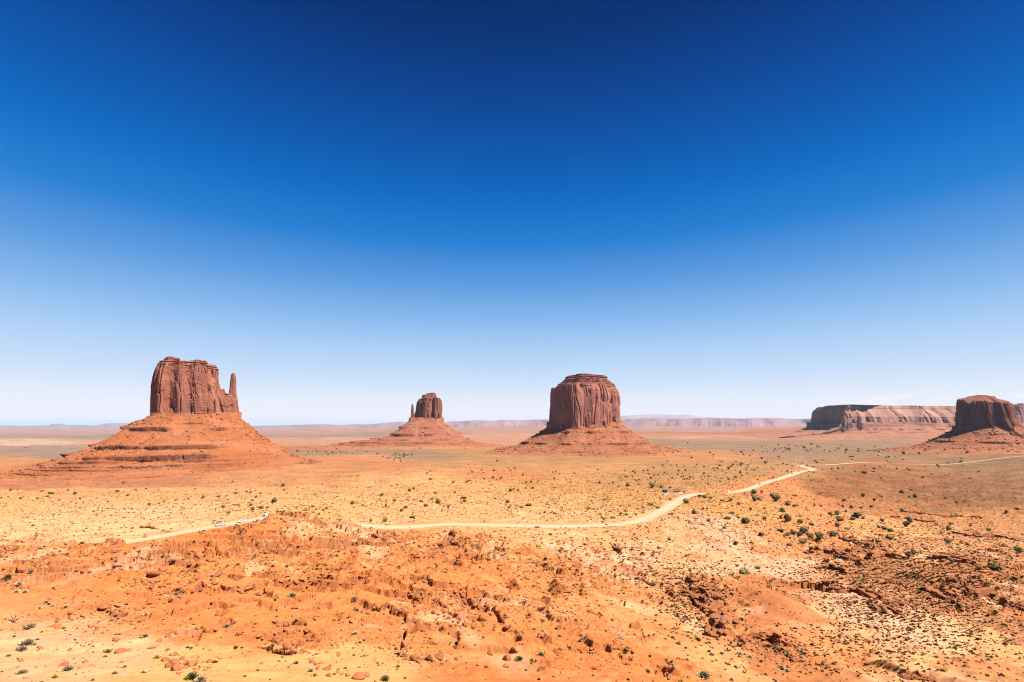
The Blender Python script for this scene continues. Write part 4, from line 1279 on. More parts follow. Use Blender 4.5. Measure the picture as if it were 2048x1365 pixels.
BOULD = []                                                  # (photo x, photo y of the middle, width px)
for cx, cy, w in [(20, 525, 50), (165, 555, 70), (185, 545, 45), (110, 560, 30), (250, 610, 70), (360, 590, 55), (370, 640, 50), (300, 650, 60), (455, 735, 40), (525, 745, 35), (493, 783, 35), (568, 787, 50), (735, 843, 35), (820, 850, 90), (880, 838, 60), (580, 843, 40),
                  (1190, 590, 60), (1270, 700, 70), (1470, 690, 60), (1600, 705, 40), (1875, 665, 50), (1835, 770, 45), (2010, 700, 70), (2000, 770, 45), (1245, 205, 45), (1290, 215, 40), (1425, 298, 38), (1460, 350, 40), (1500, 320, 35), (1545, 385, 30), (1610, 350, 40), (1670, 435, 45),
                  (1740, 455, 40), (1815, 390, 60), (2010, 455, 60), (1665, 265, 30), (1720, 238, 30), (895, 340, 35), (860, 400, 40), (760, 415, 45), (370, 75, 45), (320, 110, 40), (80, 165, 45), (265, 130, 30), (30, 195, 45), (405, 490, 50), (155, 410, 40), (235, 440, 35), (310, 300, 45)]:
    BOULD.append((512 + cx / 4, 1140 + cy / 4, w / 4))
for cx, cy, w in [(1540, 88, 45), (1250, 95, 45), (1210, 135, 40), (1345, 175, 60), (1280, 135, 30), (1750, 355, 40), (1745, 330, 25), (1815, 430, 70), (1845, 470, 60), (1395, 740, 65), (1530, 745, 90), (1410, 790, 70), (1320, 720, 50), (1480, 775, 35), (1345, 770, 50), (1670, 730, 40), (1720, 735, 45),
                  (1215, 620, 50), (1380, 675, 40), (920, 560, 40), (940, 510, 45), (1270, 565, 40), (960, 650, 60), (1020, 640, 50), (730, 450, 35), (940, 290, 45), (820, 310, 60), (510, 755, 50), (685, 735, 40), (320, 622, 45), (1985, 145, 50), (1930, 175, 50), (1720, 110, 45), (1790, 125, 45), (1600, 120, 50), (30, 395, 25), (1845, 700, 32)]:
    BOULD.append((cx / 4, 1140 + cy / 4, w / 4))
for cx, cy, w in [(900, 628, 90), (930, 640, 70), (880, 650, 50), (1160, 540, 30), (170, 790, 60), (270, 830, 40), (1520, 755, 45), (1600, 745, 50), (1740, 830, 90), (1680, 715, 60), (1390, 740, 40), (1300, 790, 70), (1230, 820, 80)]:
    BOULD.append((cx / 4, 940 + cy / 4, w / 4))
n_hand = len(BOULD)
# strings of loose blocks along the broken rims
STRINGS = [([(500, 1265), (560, 1280), (600, 1300), (650, 1335), (700, 1352)], 30), ([(330, 1315), (370, 1325), (400, 1345)], 16), ([(260, 1165), (300, 1160), (350, 1185), (400, 1178), (420, 1190)], 30), ([(380, 1150), (430, 1165), (500, 1180)], 18),
           ([(816, 1188), (850, 1210), (900, 1235), (950, 1250), (1020, 1262)], 30), ([(910, 1180), (950, 1205), (990, 1230)], 18), ([(790, 1300), (830, 1318), (900, 1330)], 16), ([(100, 1245), (140, 1228), (175, 1216)], 10), ([(230, 1215), (180, 1265), (240, 1280)], 12), ([(580, 1175), (640, 1158), (690, 1143)], 14),
           ([(700, 1240), (740, 1215), (790, 1180)], 10), ([(300, 1110), (340, 1085), (375, 1070)], 14), ([(1150, 1325), (1210, 1345), (1250, 1360)], 10), ([(1270, 1290), (1310, 1310)], 6), ([(435, 1245), (470, 1260), (500, 1285)], 12)]
for pts, n in STRINGS:
    p = np.array(pts, float)
    for _ in range(n):
        t = rng.uniform(0, len(p) - 1.001); i = int(t); q = p[i] + (p[i + 1] - p[i]) * (t - i) + rng.normal(size=2) * (9, 5)
        BOULD.append((q[0], q[1], float(np.clip(rng.lognormal(1.75, .4), 3.5, 13))))
BOULD = BOULD[:296]


def zone_rock(px, py):
    if py < 1130:
        return 'crest of the orange spur before the road'
    if px < 230:
        return 'pale sandy shelf at the lower left corner'
    if px < 470:
        return 'broken rubble band below the left end of the orange spur'
    if px < 700:
        return 'rim of the pale sandy hollow low in the middle left'
    if px < 1030:
        return 'slanting block-strewn rib near the bottom centre'
    return 'bare orange slope at the bottom right of centre'


order = sorted(range(len(BOULD)), key=lambda i: -BOULD[i][2])
top_in_zone = {}
for i in order:
    top_in_zone.setdefault(zone_rock(BOULD[i][0], BOULD[i][1]), []).append(i)
for i, (px, py, w) in enumerate(BOULD):
    p = ground_hit(px, py + w * .25)
    m = w * p[1] / 1000.0 * 1.15
    o = bpy.data.objects.new('boulder', rock_mesh[rng.integers(len(rock_mesh))])
    C.objects.link(o)
    o.location = (p[0], p[1], p[2] + m * .10)
    o.rotation_euler = (rng.normal() * .25, rng.normal() * .25, rng.uniform(0, 6.28))
    o.scale = (m, m, m * rng.uniform(.8, 1.15))
    zn = zone_rock(px, py)
    rank = top_in_zone[zn].index(i)
    if rank == 0:
        tag(o, 'largest rust boulder, ' + zn, 'boulder', 'loose boulders on the orange spur')
    elif rank == 1:
        tag(o, 'second largest rust boulder, ' + zn, 'boulder', 'loose boulders on the orange spur')
    else:
        tag(o, 'small rust boulder on the ' + zn, 'boulder', 'small boulders on the ' + zn)


def scatter_mesh(protos, pts, scales, name, mat, label, flatten=(.6, 1.0), tilt=.3, sink=.1, cat=None):
    V, Fc, off = [], [], 0
    for (x_, y_, z_), sc in zip(pts, scales):
        v, f = protos[rng.integers(len(protos))]
        a = rng.uniform(0, 6.283); ca, sa = math.cos(a), math.sin(a)
        q = v * (sc, sc * rng.uniform(.7, 1.2), sc * rng.uniform(*flatten))
        t = rng.normal() * tilt
        q = np.stack([q[:, 0] * ca - q[:, 1] * sa, q[:, 0] * sa + q[:, 1] * ca, q[:, 2] + q[:, 0] * t], 1)
        V.append(q + (x_, y_, z_ + sc * sink)); Fc.append(f + off); off += len(v)
    o = mesh_obj(name, np.vstack(V), np.vstack(Fc), mat)
    return tag(o, label, cat or name.replace('_', ' '), kind='stuff')


M_LEDGE = rand_mat('ledge_rock', [(0.28, 0.105, 0.05), (0.41, 0.155, 0.068), (0.52, 0.21, 0.095)], 0.95, .8)


def rock_ledge(pts, h, seed):
    r = np.random.default_rng(seed)
    w = np.array([ground_hit(a, b + 2) for a, b in pts])
    V, Fc, off = [], [], 0

    def add(v, f):
        nonlocal off
        V.append(v); Fc.extend(tuple(int(q) + off for q in g) for g in f); off += len(v)
    for i in range(len(w) - 1):
        a, b = w[i], w[i + 1]
        L = np.hypot(*(b - a)[:2])
        if L > 60:
            continue
        d = (b - a) / max(L, 1e-6); ang = math.atan2(d[1], d[0])
        nrm_ = np.array((-d[1], d[0])) * (1 if d[0] >= 0 else -1)     # away from the viewer
        nf = float(np.interp(a[1], [90, 130, 220], [.42, .6, 1.0]))
        m_ = max(2, int(L / (1.0 * h * nf)))
        hb_ = h * nf
        bx = []
        for e, sd_ in ((a - d * .5 * hb_, -1), (b + d * .5 * hb_, 1)):
            for ly, lz in ((-.1, -.6), (1.1, -.6), (1.1, .42), (-.05, .42)):
                xy = e[:2] + nrm_ * ly * hb_
                bx.append((xy[0], xy[1], float(terrain_z(e[0], e[1])) + lz * hb_))
        add(np.array(bx), [(0, 1, 2, 3), (7, 6, 5, 4), (0, 4, 5, 1), (1, 5, 6, 2), (2, 6, 7, 3), (3, 7, 4, 0)])
        for k in range(m_):
            p = a + (b - a) * ((k + r.uniform(.2, .8)) / m_)
            xy = p[:2] + nrm_ * r.normal(0, .3 if nf > .9 else .8) * h * nf
            z = float(terrain_z(xy[0], xy[1])) - .15 * h * nf
            hh = h * nf * r.uniform(.5, 1.25)
            for part in range(2):
                v, f = rock_shape(int(r.integers(1e6)), ICO2, .8, 16)
                if part == 0:
                    q = v * (hh * r.uniform(.9, 1.4), hh * r.uniform(.7, 1.0), hh * 1.35); dz, dn_k = .35 * hh, .45
                else:
                    q = v * (hh * r.uniform(1.2, 1.9), hh * r.uniform(1.0, 1.5), hh * r.uniform(.4, .75)); dz, dn_k = .95 * hh, .10
                t = ang + r.normal(0, .25)
                q = np.stack([q[:, 0] * math.cos(t) - q[:, 1] * math.sin(t), q[:, 0] * math.sin(t) + q[:, 1] * math.cos(t), q[:, 2]], 1)
                add(q + (xy[0] + nrm_[0] * dn_k * hh, xy[1] + nrm_[1] * dn_k * hh, z + dz), f)
    if not V:
        return None
    V = np.vstack(V)
    c = V.mean(0); c[2] = V[:, 2].min()
    return mesh_obj('rock_ledge', V - c, [tuple(f) for f in Fc], M_LEDGE, loc=tuple(c))


def zone_ledge(x_, y_):
    if x_ < 500:
        return 'of the left end of the orange spur'
    if x_ < 1000:
        return 'near the crest of the orange spur'
    if x_ < 1340:
        return 'in the gully right of the orange spur'
    if x_ < 1470:
        return 'in the ravine left of the red mound'
    if x_ < 1610 and y_ > 1240:
        return 'at the foot of the smooth red mound'
    if y_ < 1090 and x_ > 1770:
        return 'on the brown flats at far right'
    if y_ < 1135 and x_ < 1820:
        return 'below the junipers of the sandy crest'
    if x_ < 1830:
        return 'in the middle of the lower right slope'
    return 'near the right edge of the lower right slope'


LZ = {}
for k, (pts, h, run) in enumerate(LEDGES):
    if h >= 1.6 or pts[0][0] > 1300:
        o = rock_ledge(pts, min(h, 2.6) * (.85 if pts[0][0] > 1300 else .55), 2000 + k)
        if o:
            LZ.setdefault(zone_ledge(*pts[len(pts) // 2]), []).append((math.dist(pts[0], pts[-1]), o))
ORD = ['longest', 'second longest', 'third longest', 'fourth longest', 'fifth longest', 'sixth longest', 'seventh longest']
for zn, lst in LZ.items():
    lst.sort(key=lambda t: -t[0])
    for k, (l_, o) in enumerate(lst):
        tag(o, ORD[min(k, 6)] + ' dark broken rock ledge ' + zn, 'rock ledge', 'broken rock ledges of the slopes')

# rubble: thousands of fist to knee sized stones, thickest where the strata break
RZ = [(450, 1120, 300, 40, 900), (330, 1165, 110, 40, 700), (250, 1240, 140, 50, 550), (640, 1150, 160, 40, 600), (600, 1280, 130, 45, 500), (920, 1215, 120, 45, 900), (870, 1110, 130, 40, 700), (1120, 1150, 90, 60, 1100), (1100, 1230, 120, 50, 700), (1200, 1300, 130, 50, 500), (1430, 1210, 70, 50, 500), (1550, 1300, 70, 40, 500), (1720, 1110, 110, 40, 700), (1760, 1195, 110, 30, 500), (1940, 1170, 110, 60, 700), (380, 1325, 60, 30, 200), (800, 1300, 110, 40, 400), (60, 1110, 120, 40, 400), (1000, 1080, 180, 30, 350), (1750, 1280, 200, 60, 350), (150, 1330, 150, 40, 150)]


def smooth_hits(pp):
    u, vy, vz = ray(pp[:, 0], pp[:, 1])
    out = np.zeros((len(u), 3)); done = np.zeros(len(u), bool)
    for yy in np.exp(np.linspace(math.log(16), math.log(700), 260)):
        k = yy / vy
        zt = smooth_z(u * k, np.full(len(u), yy))
        m = (~done) & (vz * k <= zt)
        out[m] = np.stack([(u * k)[m], np.full(m.sum(), yy), zt[m]], 1)
        done |= m
    out[~done] = (0, 600, -80)
    return out, done


pts, scs = [], []
for cx, cy, rx, ry, n in RZ:
    for _ in range(n):
        px = cx + rng.normal() * rx * .6; py = cy + rng.normal() * ry * .6
        if not (-60 < px < 2110 and 1050 < py < 1400):
            continue
        pts.append((px, py))
base_hits = {}
cand = np.stack([rng.uniform(-40, 2090, 60000), rng.uniform(1055, 1390, 60000)], 1)
ch, cdn = smooth_hits(cand)
cr_ = bil(rockm, gs, gl, ch[:, 0] / (ch[:, 1] + 6), np.log(ch[:, 1]))
cand = cand[cr_ > rng.uniform(.3, 3.6, len(cr_))]
pts += [tuple(q) for q in cand]
P2 = np.array(pts)
# march all rays together
rx_, ry_, rz_ = ray(P2[:, 0], P2[:, 1])


def hits(px, py, y0=14, y1=60000, n=1400):
    u, vy, vz = ray(np.asarray(px, float), np.asarray(py, float))
    vy = vy * np.ones_like(u); vz = vz * np.ones_like(u)
    ys = np.exp(np.linspace(math.log(y0), math.log(y1), n))
    out = np.zeros((len(u), 3)); done = np.zeros(len(u), bool)
    for yy in ys:
        k = yy / vy
        zt = terrain_z(u * k, np.full(len(u), yy))
        m = (~done) & (vz * k <= zt)
        out[m] = np.stack([(u * k)[m], np.full(m.sum(), yy), zt[m]], 1)
        done |= m
    return out[done], done


H3, dn_ = hits(P2[:, 0], P2[:, 1])
sc_px = np.clip(rng.lognormal(.85, .55, len(H3)), 1.0, 8.0)
RUB = [rock_shape(700 + i, ICO1, .6, 6) for i in range(6)]
rubble = scatter_mesh(RUB, H3, sc_px * H3[:, 1] / 1000.0, 'rubble', M_RUBBLE, 'loose red stones littering the broken ledges of the slopes', (.5, .9), .3, .12, 'rubble')


# --- shrubs and trees
def leaf_cloud(seed, n, lobes, size, zmin=0.0, quad=True):
    """leaf clumps through the volume of several lobes: (centre, radii)"""
    r = np.random.default_rng(seed)
    V, Fc = [], []
    for _ in range(n):
        c, rad = lobes[r.integers(len(lobes))]
        d = r.normal(size=3); d /= np.linalg.norm(d)
        p = np.array(c) + d * np.array(rad) * r.uniform(.55, 1.08)
        if p[2] < zmin:
            p[2] = zmin + r.uniform(0, .05)
        a = r.normal(size=3); a /= np.linalg.norm(a); b = np.cross(a, r.normal(size=3)); b /= np.linalg.norm(b) + 1e-9
        s_ = size * r.uniform(.5, 1.3)
        k = len(V)
        V += [p - a * s_, p + b * s_ * .6, p + a * s_, p - b * s_ * .6]
        Fc.append((k, k + 1, k + 2, k + 3))
    return np.array(V), Fc


def cores(seed, lobes, shrink=.82):
    V, Fc, off = [], [], 0
    for i, (c, rad) in enumerate(lobes):
        v = ICO2[0] * (1 + .22 * noise2(ICO2[0][:, 0] * 2.2 + seed + i, ICO2[0][:, 1] * 2.2 + ICO2[0][:, 2] * 1.7, seed + i))[:, None]
        v = v * np.array(rad) * shrink + np.array(c)
        v[:, 2] = np.maximum(v[:, 2], 0.0)
        V.append(v); Fc += [tuple(int(q) + off for q in f) for f in ICO2[1]]; off += len(v)
    return np.vstack(V), Fc


def tube(path, radii, n=6):
    V, Fc = [], []
    path = np.array(path, float)
    for i, (p, r_) in enumerate(zip(path, radii)):
        d = path[min(i + 1, len(path) - 1)] - path[max(i - 1, 0)]; d /= np.linalg.norm(d) + 1e-9
        a = np.cross(d, (0.3, 0.9, 0.1)); a /= np.linalg.norm(a) + 1e-9; b = np.cross(d, a)
        for k in range(n):
            t = 2 * math.pi * k / n
            V.append(p + (a * math.cos(t) + b * math.sin(t)) * r_)
    for i in range(len(path) - 1):
        for k in range(n):
            Fc.append((i * n + k, i * n + (k + 1) % n, (i + 1) * n + (k + 1) % n, (i + 1) * n + k))
    Fc.append(tuple(range(n - 1, -1, -1))); Fc.append(tuple(range((len(path) - 1) * n, len(path) * n)))
    return V, Fc


def joinvf(parts):
    V, Fc, off = [], [], 0
    for v, f in parts:
        V += [tuple(q) for q in v]; Fc += [tuple(int(i) + off for i in g) for g in f]; off += len(v)
    return V, Fc


JUN = []                                    # (crown mesh, trunk mesh, whole mesh)
for k in range(8):
    r = np.random.default_rng(900 + k)
    lobes = []
    hgt = [.95, .8, 1.0, .7, .9, .75, 1.1, .85][k]
    nl = 5 + k % 4
    for i in range(nl):
        a = r.uniform(0, 6.28); d = r.uniform(.06, .27)
        lobes.append(((math.cos(a) * d, math.sin(a) * d, r.uniform(.12, .62) * hgt), (r.uniform(.17, .27), r.uniform(.17, .27), r.uniform(.14, .24) * hgt)))
    lobes.append(((0, 0, .36 * hgt), (.34, .34, .32 * hgt)))
    v1, f1 = leaf_cloud(910 + k, 620, lobes, .05, .05)
    v2, f2 = cores(920 + k, lobes, .78)
    cv, cf = joinvf([(v1, f1), (v2, f2)])
    parts = [tube([(0, 0, -.1), (.02, .01, .12), (.05, -.02, .3), (.03, .02, .5 * hgt)], [.055, .045, .032, .015])]
    for i in range(3):
        a = r.uniform(0, 6.28)
        parts.append(tube([(.01, 0, .06), (.14 * math.cos(a), .14 * math.sin(a), .22), (.24 * math.cos(a), .24 * math.sin(a), .42 * hgt)], [.035, .024, .01], 5))
    tv, tf = joinvf(parts)
    cm = bpy.data.meshes.new('crown'); cm.from_pydata(cv, [], cf); cm.materials.append(M_JUNIPER)
    tm_ = bpy.data.meshes.new('trunk'); tm_.from_pydata(tv, [], tf); tm_.materials.append(M_BARK)
    wv, wf = joinvf([(cv, cf), (tv, tf)])
    wm = bpy.data.meshes.new('juniper'); wm.from_pydata(wv, [], wf); wm.materials.append(M_JUNIPER); wm.materials.append(M_BARK)
    mi = np.zeros(len(wf), dtype=np.int32); mi[len(cf):] = 1
    wm.polygons.foreach_set('material_index', mi)
    JUN.append((cm, tm_, wm, hgt))

T1 = [(85, 160, 35), (410, 178, 45), (545, 160, 28), (10, 224, 22), (65, 215, 20), (163, 228, 26), (297, 230, 28), (380, 215, 28), (640, 232, 25), (935, 168, 34), (985, 100, 30), (1085, 157, 30), (990, 172, 20), (1022, 200, 28), (1170, 150, 24), (1265, 160, 22), (1233, 178, 16), (1408, 237, 28), (1505, 230, 26), (1628, 220, 34), (1750, 208, 32), (1745, 245, 20), (1885, 185, 30), (1810, 205, 22), (1822, 240, 22), (1860, 95, 24), (1972, 168, 28), (2003, 178, 24), (2020, 237, 32), (2045, 215, 28), (2010, 272, 36), (1905, 278, 32), (1870, 278, 26), (1780, 300, 40), (1825, 340, 38), (2018, 322, 38), (1190, 280, 30), (1270, 265, 26), (1310, 255, 20), (600, 185, 30), (335, 165, 28), (795, 480, 20), (520, 605, 28), (945, 560, 22)]
T2 = [(20, 60, 16), (232, 60, 16), (752, 55, 22), (815, 45, 20), (215, 122, 34), (226, 160, 30), (335, 140, 26), (472, 195, 26), (533, 222, 18), (38, 182, 24), (150, 243, 54), (5, 210, 22), (38, 295, 50), (90, 300, 30), (452, 285, 40), (478, 318, 26), (322, 310, 22), (562, 302, 42), (770, 262, 44), (853, 284, 24), (1010, 198, 28), (1103, 245, 40), (1037, 288, 30), (1128, 118, 24), (1232, 158, 36), (1262, 152, 30), (1200, 295, 44), (1168, 320, 40), (1220, 240, 22), (1262, 237, 20), (1322, 244, 38), (1357, 280, 46), (1408, 235, 30), (1458, 255, 56), (1538, 290, 34), (1593, 182, 30), (1662, 215, 50), (1668, 250, 34), (1396, 70, 34), (1305, 122, 20), (1580, 95, 30), (1430, 180, 44), (1688, 90, 30), (1705, 80, 34), (1826, 70, 28), (1895, 58, 36), (1960, 62, 32), (2035, 160, 36), (2015, 248, 46), (2025, 298, 40), (1372, 25, 20), (1395, 12, 16), (1695, 33, 18), (1820, 22, 24), (1730, 15, 26), (1912, 230, 24), (920, 405, 36), (1030, 400, 60), (1250, 370, 50)]
T3 = [(52, 160, 26), (15, 157, 26), (110, 148, 22), (165, 145, 32), (115, 97, 34), (85, 108, 20), (153, 97, 26), (207, 93, 16), (338, 67, 22), (380, 33, 20), (500, 23, 20), (470, 98, 24), (525, 103, 20), (703, 100, 30), (810, 103, 24), (852, 130, 24), (932, 118, 46), (990, 85, 22), (1016, 110, 24), (1125, 115, 70), (1200, 130, 40), (1267, 137, 34), (785, 175, 26), (740, 236, 34), (135, 278, 60), (80, 292, 36), (265, 340, 30), (312, 338, 24), (343, 344, 34), (397, 332, 22), (672, 340, 18), (790, 330, 26), (735, 390, 36), (870, 350, 34), (910, 355, 30), (800, 375, 44), (1268, 232, 34), (1170, 300, 36), (1110, 265, 60), (1390, 245, 66), (1500, 203, 36), (1545, 208, 52), (1588, 218, 34), (1683, 240, 36), (1757, 240, 40), (1820, 273, 34), (1456, 340, 48), (1530, 318, 26), (1760, 340, 44), (1732, 380, 54), (1812, 383, 28), (1470, 388, 28), (1420, 415, 38), (1572, 408, 32), (1527, 434, 26), (1875, 408, 66), (1960, 358, 32), (2022, 384, 40), (1910, 318, 28), (2022, 313, 20), (1925, 205, 24), (1940, 235, 54), (1980, 232, 44), (1940, 172, 50), (2000, 178, 26), (1700, 460, 36), (1995, 520, 44), (1790, 582, 48), (1925, 627, 24), (1850, 805, 80), (1965, 780, 44), (1262, 560, 28), (1172, 625, 34), (828, 800, 34), (310, 515, 28), (425, 505, 26), (1425, 800, 34)]
T4 = [(60, 220, 90), (165, 270, 54), (218, 278, 40), (112, 326, 44), (155, 393, 70), (105, 380, 30), (256, 370, 30), (258, 412, 46), (348, 432, 46), (205, 492, 62), (285, 485, 70), (255, 515, 52), (155, 515, 34), (105, 488, 46), (345, 528, 60), (280, 568, 66), (172, 590, 50), (418, 530, 66), (520, 495, 84), (560, 445, 44), (636, 465, 38), (500, 350, 44), (555, 345, 50), (580, 395, 64), (625, 337, 28), (670, 298, 34), (680, 388, 44), (720, 360, 60), (765, 390, 26), (830, 292, 34), (765, 208, 36), (903, 208, 34), (857, 240, 26), (985, 318, 24), (1075, 325, 36), (1135, 400, 50), (1105, 428, 60), (915, 400, 36), (885, 457, 34), (930, 470, 40), (980, 482, 42), (885, 560, 52), (982, 535, 66), (1445, 570, 44), (1165, 672, 42), (1130, 690, 56), (1470, 725, 44), (1820, 775, 80), (1690, 790, 44), (2010, 645, 56), (1267, 635, 32), (1450, 465, 50), (1388, 498, 30), (1350, 432, 26), (1465, 425, 36), (1575, 240, 24), (1420, 225, 30), (1515, 258, 22), (1180, 215, 34), (1130, 217, 26), (1145, 160, 30), (1075, 176, 40), (1240, 58, 22), (843, 12, 24), (775, 18, 40), (905, 65, 20), (610, 243, 30), (215, 202, 34), (1515, 365, 30), (1765, 480, 30), (1620, 450, 24), (1990, 310, 40), (1910, 340, 30), (430, 290, 24), (375, 283, 24), (600, 293, 24), (745, 300, 34)]
TREES = [(cx / 4, 940 + cy / 4, w / 4) for cx, cy, w in T1] + [(512 + cx / 4, 940 + cy / 4, w / 4) for cx, cy, w in T2] + [(1024 + cx / 4, 940 + cy / 4, w / 4) for cx, cy, w in T3] + [(1536 + cx / 4, 940 + cy / 4, w / 4) for cx, cy, w in T4]
TREES += [(1536 + 1140 / 4, 1140 + 475 / 4, 13), (1536 + 312, 1140 + 36, 11), (1024 + 285, 1140 + 28, 10), (1024 + 402, 1140 + 56, 10)]
FAR = []
for cx, cy, rx, ry, n in [(805, 912, 26, 7, 34), (1480, 930, 110, 14, 60), (1420, 955, 60, 14, 36), (1560, 945, 60, 22, 30), (1600, 900, 180, 12, 60), (1850, 930, 150, 20, 40), (660, 905, 60, 4, 24), (1000, 935, 120, 14, 22), (1300, 950, 60, 14, 30), (1800, 900, 160, 10, 26)]:
    for _ in range(n):
        FAR.append((cx + rng.normal() * rx * .7, cy + rng.normal() * ry * .6, float(np.clip(rng.normal(4.2, 1.0), 2.6, 7))))
FAR.sort(key=lambda t: -t[2])
n_ind = max(0, 300 - len(TREES))
TREES = TREES[:300]
FAR_IND, FAR_MASS = FAR[:n_ind], FAR[n_ind:]


def zone_tree(px, py):
    if py > 1090:
        return 'on the lower right slope among the dark ledges'
    if px < 512:
        return 'on the yellow sand below the big thumb butte'
    if px < 780:
        return 'on the sand behind the orange spur and its bend of road'
    if px < 1030:
        return 'around the bare yellow dune beyond the dirt road'
    if px < 1290 and py > 960:
        return 'in the sandy basin below the broad stepped butte'
    if px < 1400 and py > 955:
        return 'around the turnout with parked cars'
    if py < 965:
        return 'far out on the grey-green plain'
    if px < 1560:
        return 'on the sandy rise right of the road bend'
    if px < 1790 and py > 1010:
        return 'along the sandy crest above the dark broken ledges'
    return 'on the brown flats at the far right'


zt = {}
for i in sorted(range(len(TREES)), key=lambda i: -TREES[i][2]):
    zt.setdefault(zone_tree(*TREES[i][:2]), []).append(i)
TP = [(t[0], t[1] + t[2] * .36, t[2]) for t in TREES] + [(t[0], t[1] + t[2] * .3, t[2]) for t in FAR_IND]
TH, tdone = hits([t[0] for t in TP], [t[1] for t in TP])
assert tdone.all()
for i, ((px, py, w), p) in enumerate(zip(TP, TH)):
    k = int(rng.integers(8)); cm, tm_, wm, hg = JUN[k]
    m = w * p[1] / 1000.0 * (1.22 if px > 1390 else 1.08)
    rz = rng.uniform(0, 6.28)
    if i < len(TREES):
        o = empty('juniper', (p[0], p[1], p[2] - .03 * m), rz)
        o.scale = (m * rng.uniform(.8, 1.15), m * rng.uniform(.8, 1.15), m * rng.uniform(.68, 1.02))
        a = bpy.data.objects.new('crown', cm); C.objects.link(a); a.parent = o
        b = bpy.data.objects.new('trunk', tm_); C.objects.link(b); b.parent = o
        zn = zone_tree(TREES[i][0], TREES[i][1]); rk = zt[zn].index(i)
        if rk == 0:
            tag(o, 'largest dark juniper ' + zn, 'juniper', 'junipers dotted over the valley')
        elif rk == 1:
            tag(o, 'second largest dark juniper ' + zn, 'juniper', 'junipers dotted over the valley')
        else:
            tag(o, 'rounded dark green juniper ' + zn, 'juniper', 'junipers ' + zn)
    else:
        o = bpy.data.objects.new('juniper', wm); C.objects.link(o)
        o.location = (p[0], p[1], p[2] - .03 * m); o.rotation_euler = (0, 0, rz); o.scale = (m, m, m)
        tag(o, 'tiny dark juniper speck out on the grey-green plain', 'juniper', 'tiny junipers on the plain')
if FAR_MASS:
    FH, fd = hits([t[0] for t in FAR_MASS], [t[1] + 1 for t in FAR_MASS])
    scs = np.array([t[2] for t in FAR_MASS])[fd] * FH[:, 1] / 1000.0
    prot = []
    for k in range(4):
        r = np.random.default_rng(970 + k)
        lb = [((r.uniform(-.2, .2), r.uniform(-.2, .2), r.uniform(.2, .5)), (r.uniform(.2, .34),) * 2 + (r.uniform(.2, .34),)) for _ in range(4)]
        v, f = cores(980 + k, lb, 1.0)
        prot.append((v, np.array(f)))
    scatter_mesh(prot, FH, scs, 'juniper_woodland', M_JUNIPER, 'far scatter of dark junipers too small to tell apart', (.8, 1.0), 0, 0, 'junipers')

# near shrubs: sage, yellow rabbitbrush, dry bunches, green bushes
SHR = {}
for kind, mat, n, size, spread in (('sage', M_SAGE, 260, .055, .8), ('yellow', M_RABBIT, 240, .05, .75), ('dry', M_DRY, 240, .06, .7), ('green', M_GREEN, 260, .05, .85)):
    SHR[kind] = []
    for k in range(4):
        r = np.random.default_rng(hash_seed := (1000 + k + 10 * ['sage', 'yellow', 'dry', 'green'].index(kind)))
        V, Fc = [], []
        for i in range(n):                                   # sprays of narrow leaves from the root outwards
            a = r.uniform(0, 6.283); el = r.uniform(.12, 1.5); L = r.uniform(.28, .52)
            d = np.array((math.cos(a) * math.cos(el), math.sin(a) * math.cos(el), math.sin(el) * spread))
            p0 = d * L * r.uniform(.15, .75); p1 = d * L
            sd_ = np.cross(d, r.normal(size=3)); sd_ /= np.linalg.norm(sd_) + 1e-9
            kx = len(V)
            V += [p0 - sd_ * size * .35, p1 - sd_ * size * .6, p1 + d * size, p1 + sd_ * size * .6, p0 + sd_ * size * .35]
            Fc.append((kx, kx + 1, kx + 2, kx + 3, kx + 4))
        me = bpy.data.meshes.new('shrub'); me.from_pydata([tuple(q) for q in V], [], Fc); me.materials.append(mat)
        SHR[kind].append(me)
S5 = [(55, 82, 60, 'green'), (60, 112, 35, 'dry'), (145, 138, 50, 'dry'), (130, 165, 50, 'dry'), (195, 175, 50, 'dry'), (425, 148, 25, 'green'), (365, 265, 40, 'sage'), (385, 283, 35, 'sage'), (420, 288, 35, 'dry'), (315, 302, 40, 'dry'), (518, 312, 45, 'sage'), (1090, 15, 25, 'sage'), (945, 85, 45, 'yellow'), (605, 28, 35, 'green'), (245, 12, 50, 'sage'), (240, 447, 75, 'sage'), (335, 495, 28, 'yellow'), (215, 570, 110, 'sage'), (170, 622, 80, 'sage'), (270, 595, 40, 'sage'), (175, 808, 75, 'sage'), (540, 785, 75, 'sage'), (440, 850, 60, 'yellow'), (62, 688, 40, 'sage'), (505, 463, 50, 'yellow'), (520, 485, 30, 'dry'), (860, 645, 65, 'sage'), (840, 690, 40, 'yellow'), (995, 770, 50, 'dry'), (915, 825, 45, 'sage'), (1140, 810, 60, 'dry'), (1165, 360, 40, 'dry'), (1150, 305, 30, 'sage'), (1010, 280, 30, 'sage'), (890, 403, 40, 'sage'), (938, 397, 30, 'green'), (1110, 412, 35, 'sage'), (1118, 535, 38, 'yellow'), (1160, 525, 60, 'sage'), (1340, 633, 40, 'sage'), (1250, 690, 70, 'yellow'), (1370, 245, 35, 'yellow'), (1365, 265, 35, 'sage'), (1405, 195, 45, 'sage'), (1525, 390, 45, 'yellow'), (1690, 55, 40, 'sage'), (1830, 170, 40, 'dry'), (1810, 445, 65, 'sage'), (1530, 850, 100, 'green'), (1600, 870, 90, 'sage'), (1955, 843, 45, 'yellow'), (1885, 625, 40, 'green'), (1530, 630, 25, 'green'), (325, 895, 40, 'sage'), (1590, 770, 40, 'dry')]
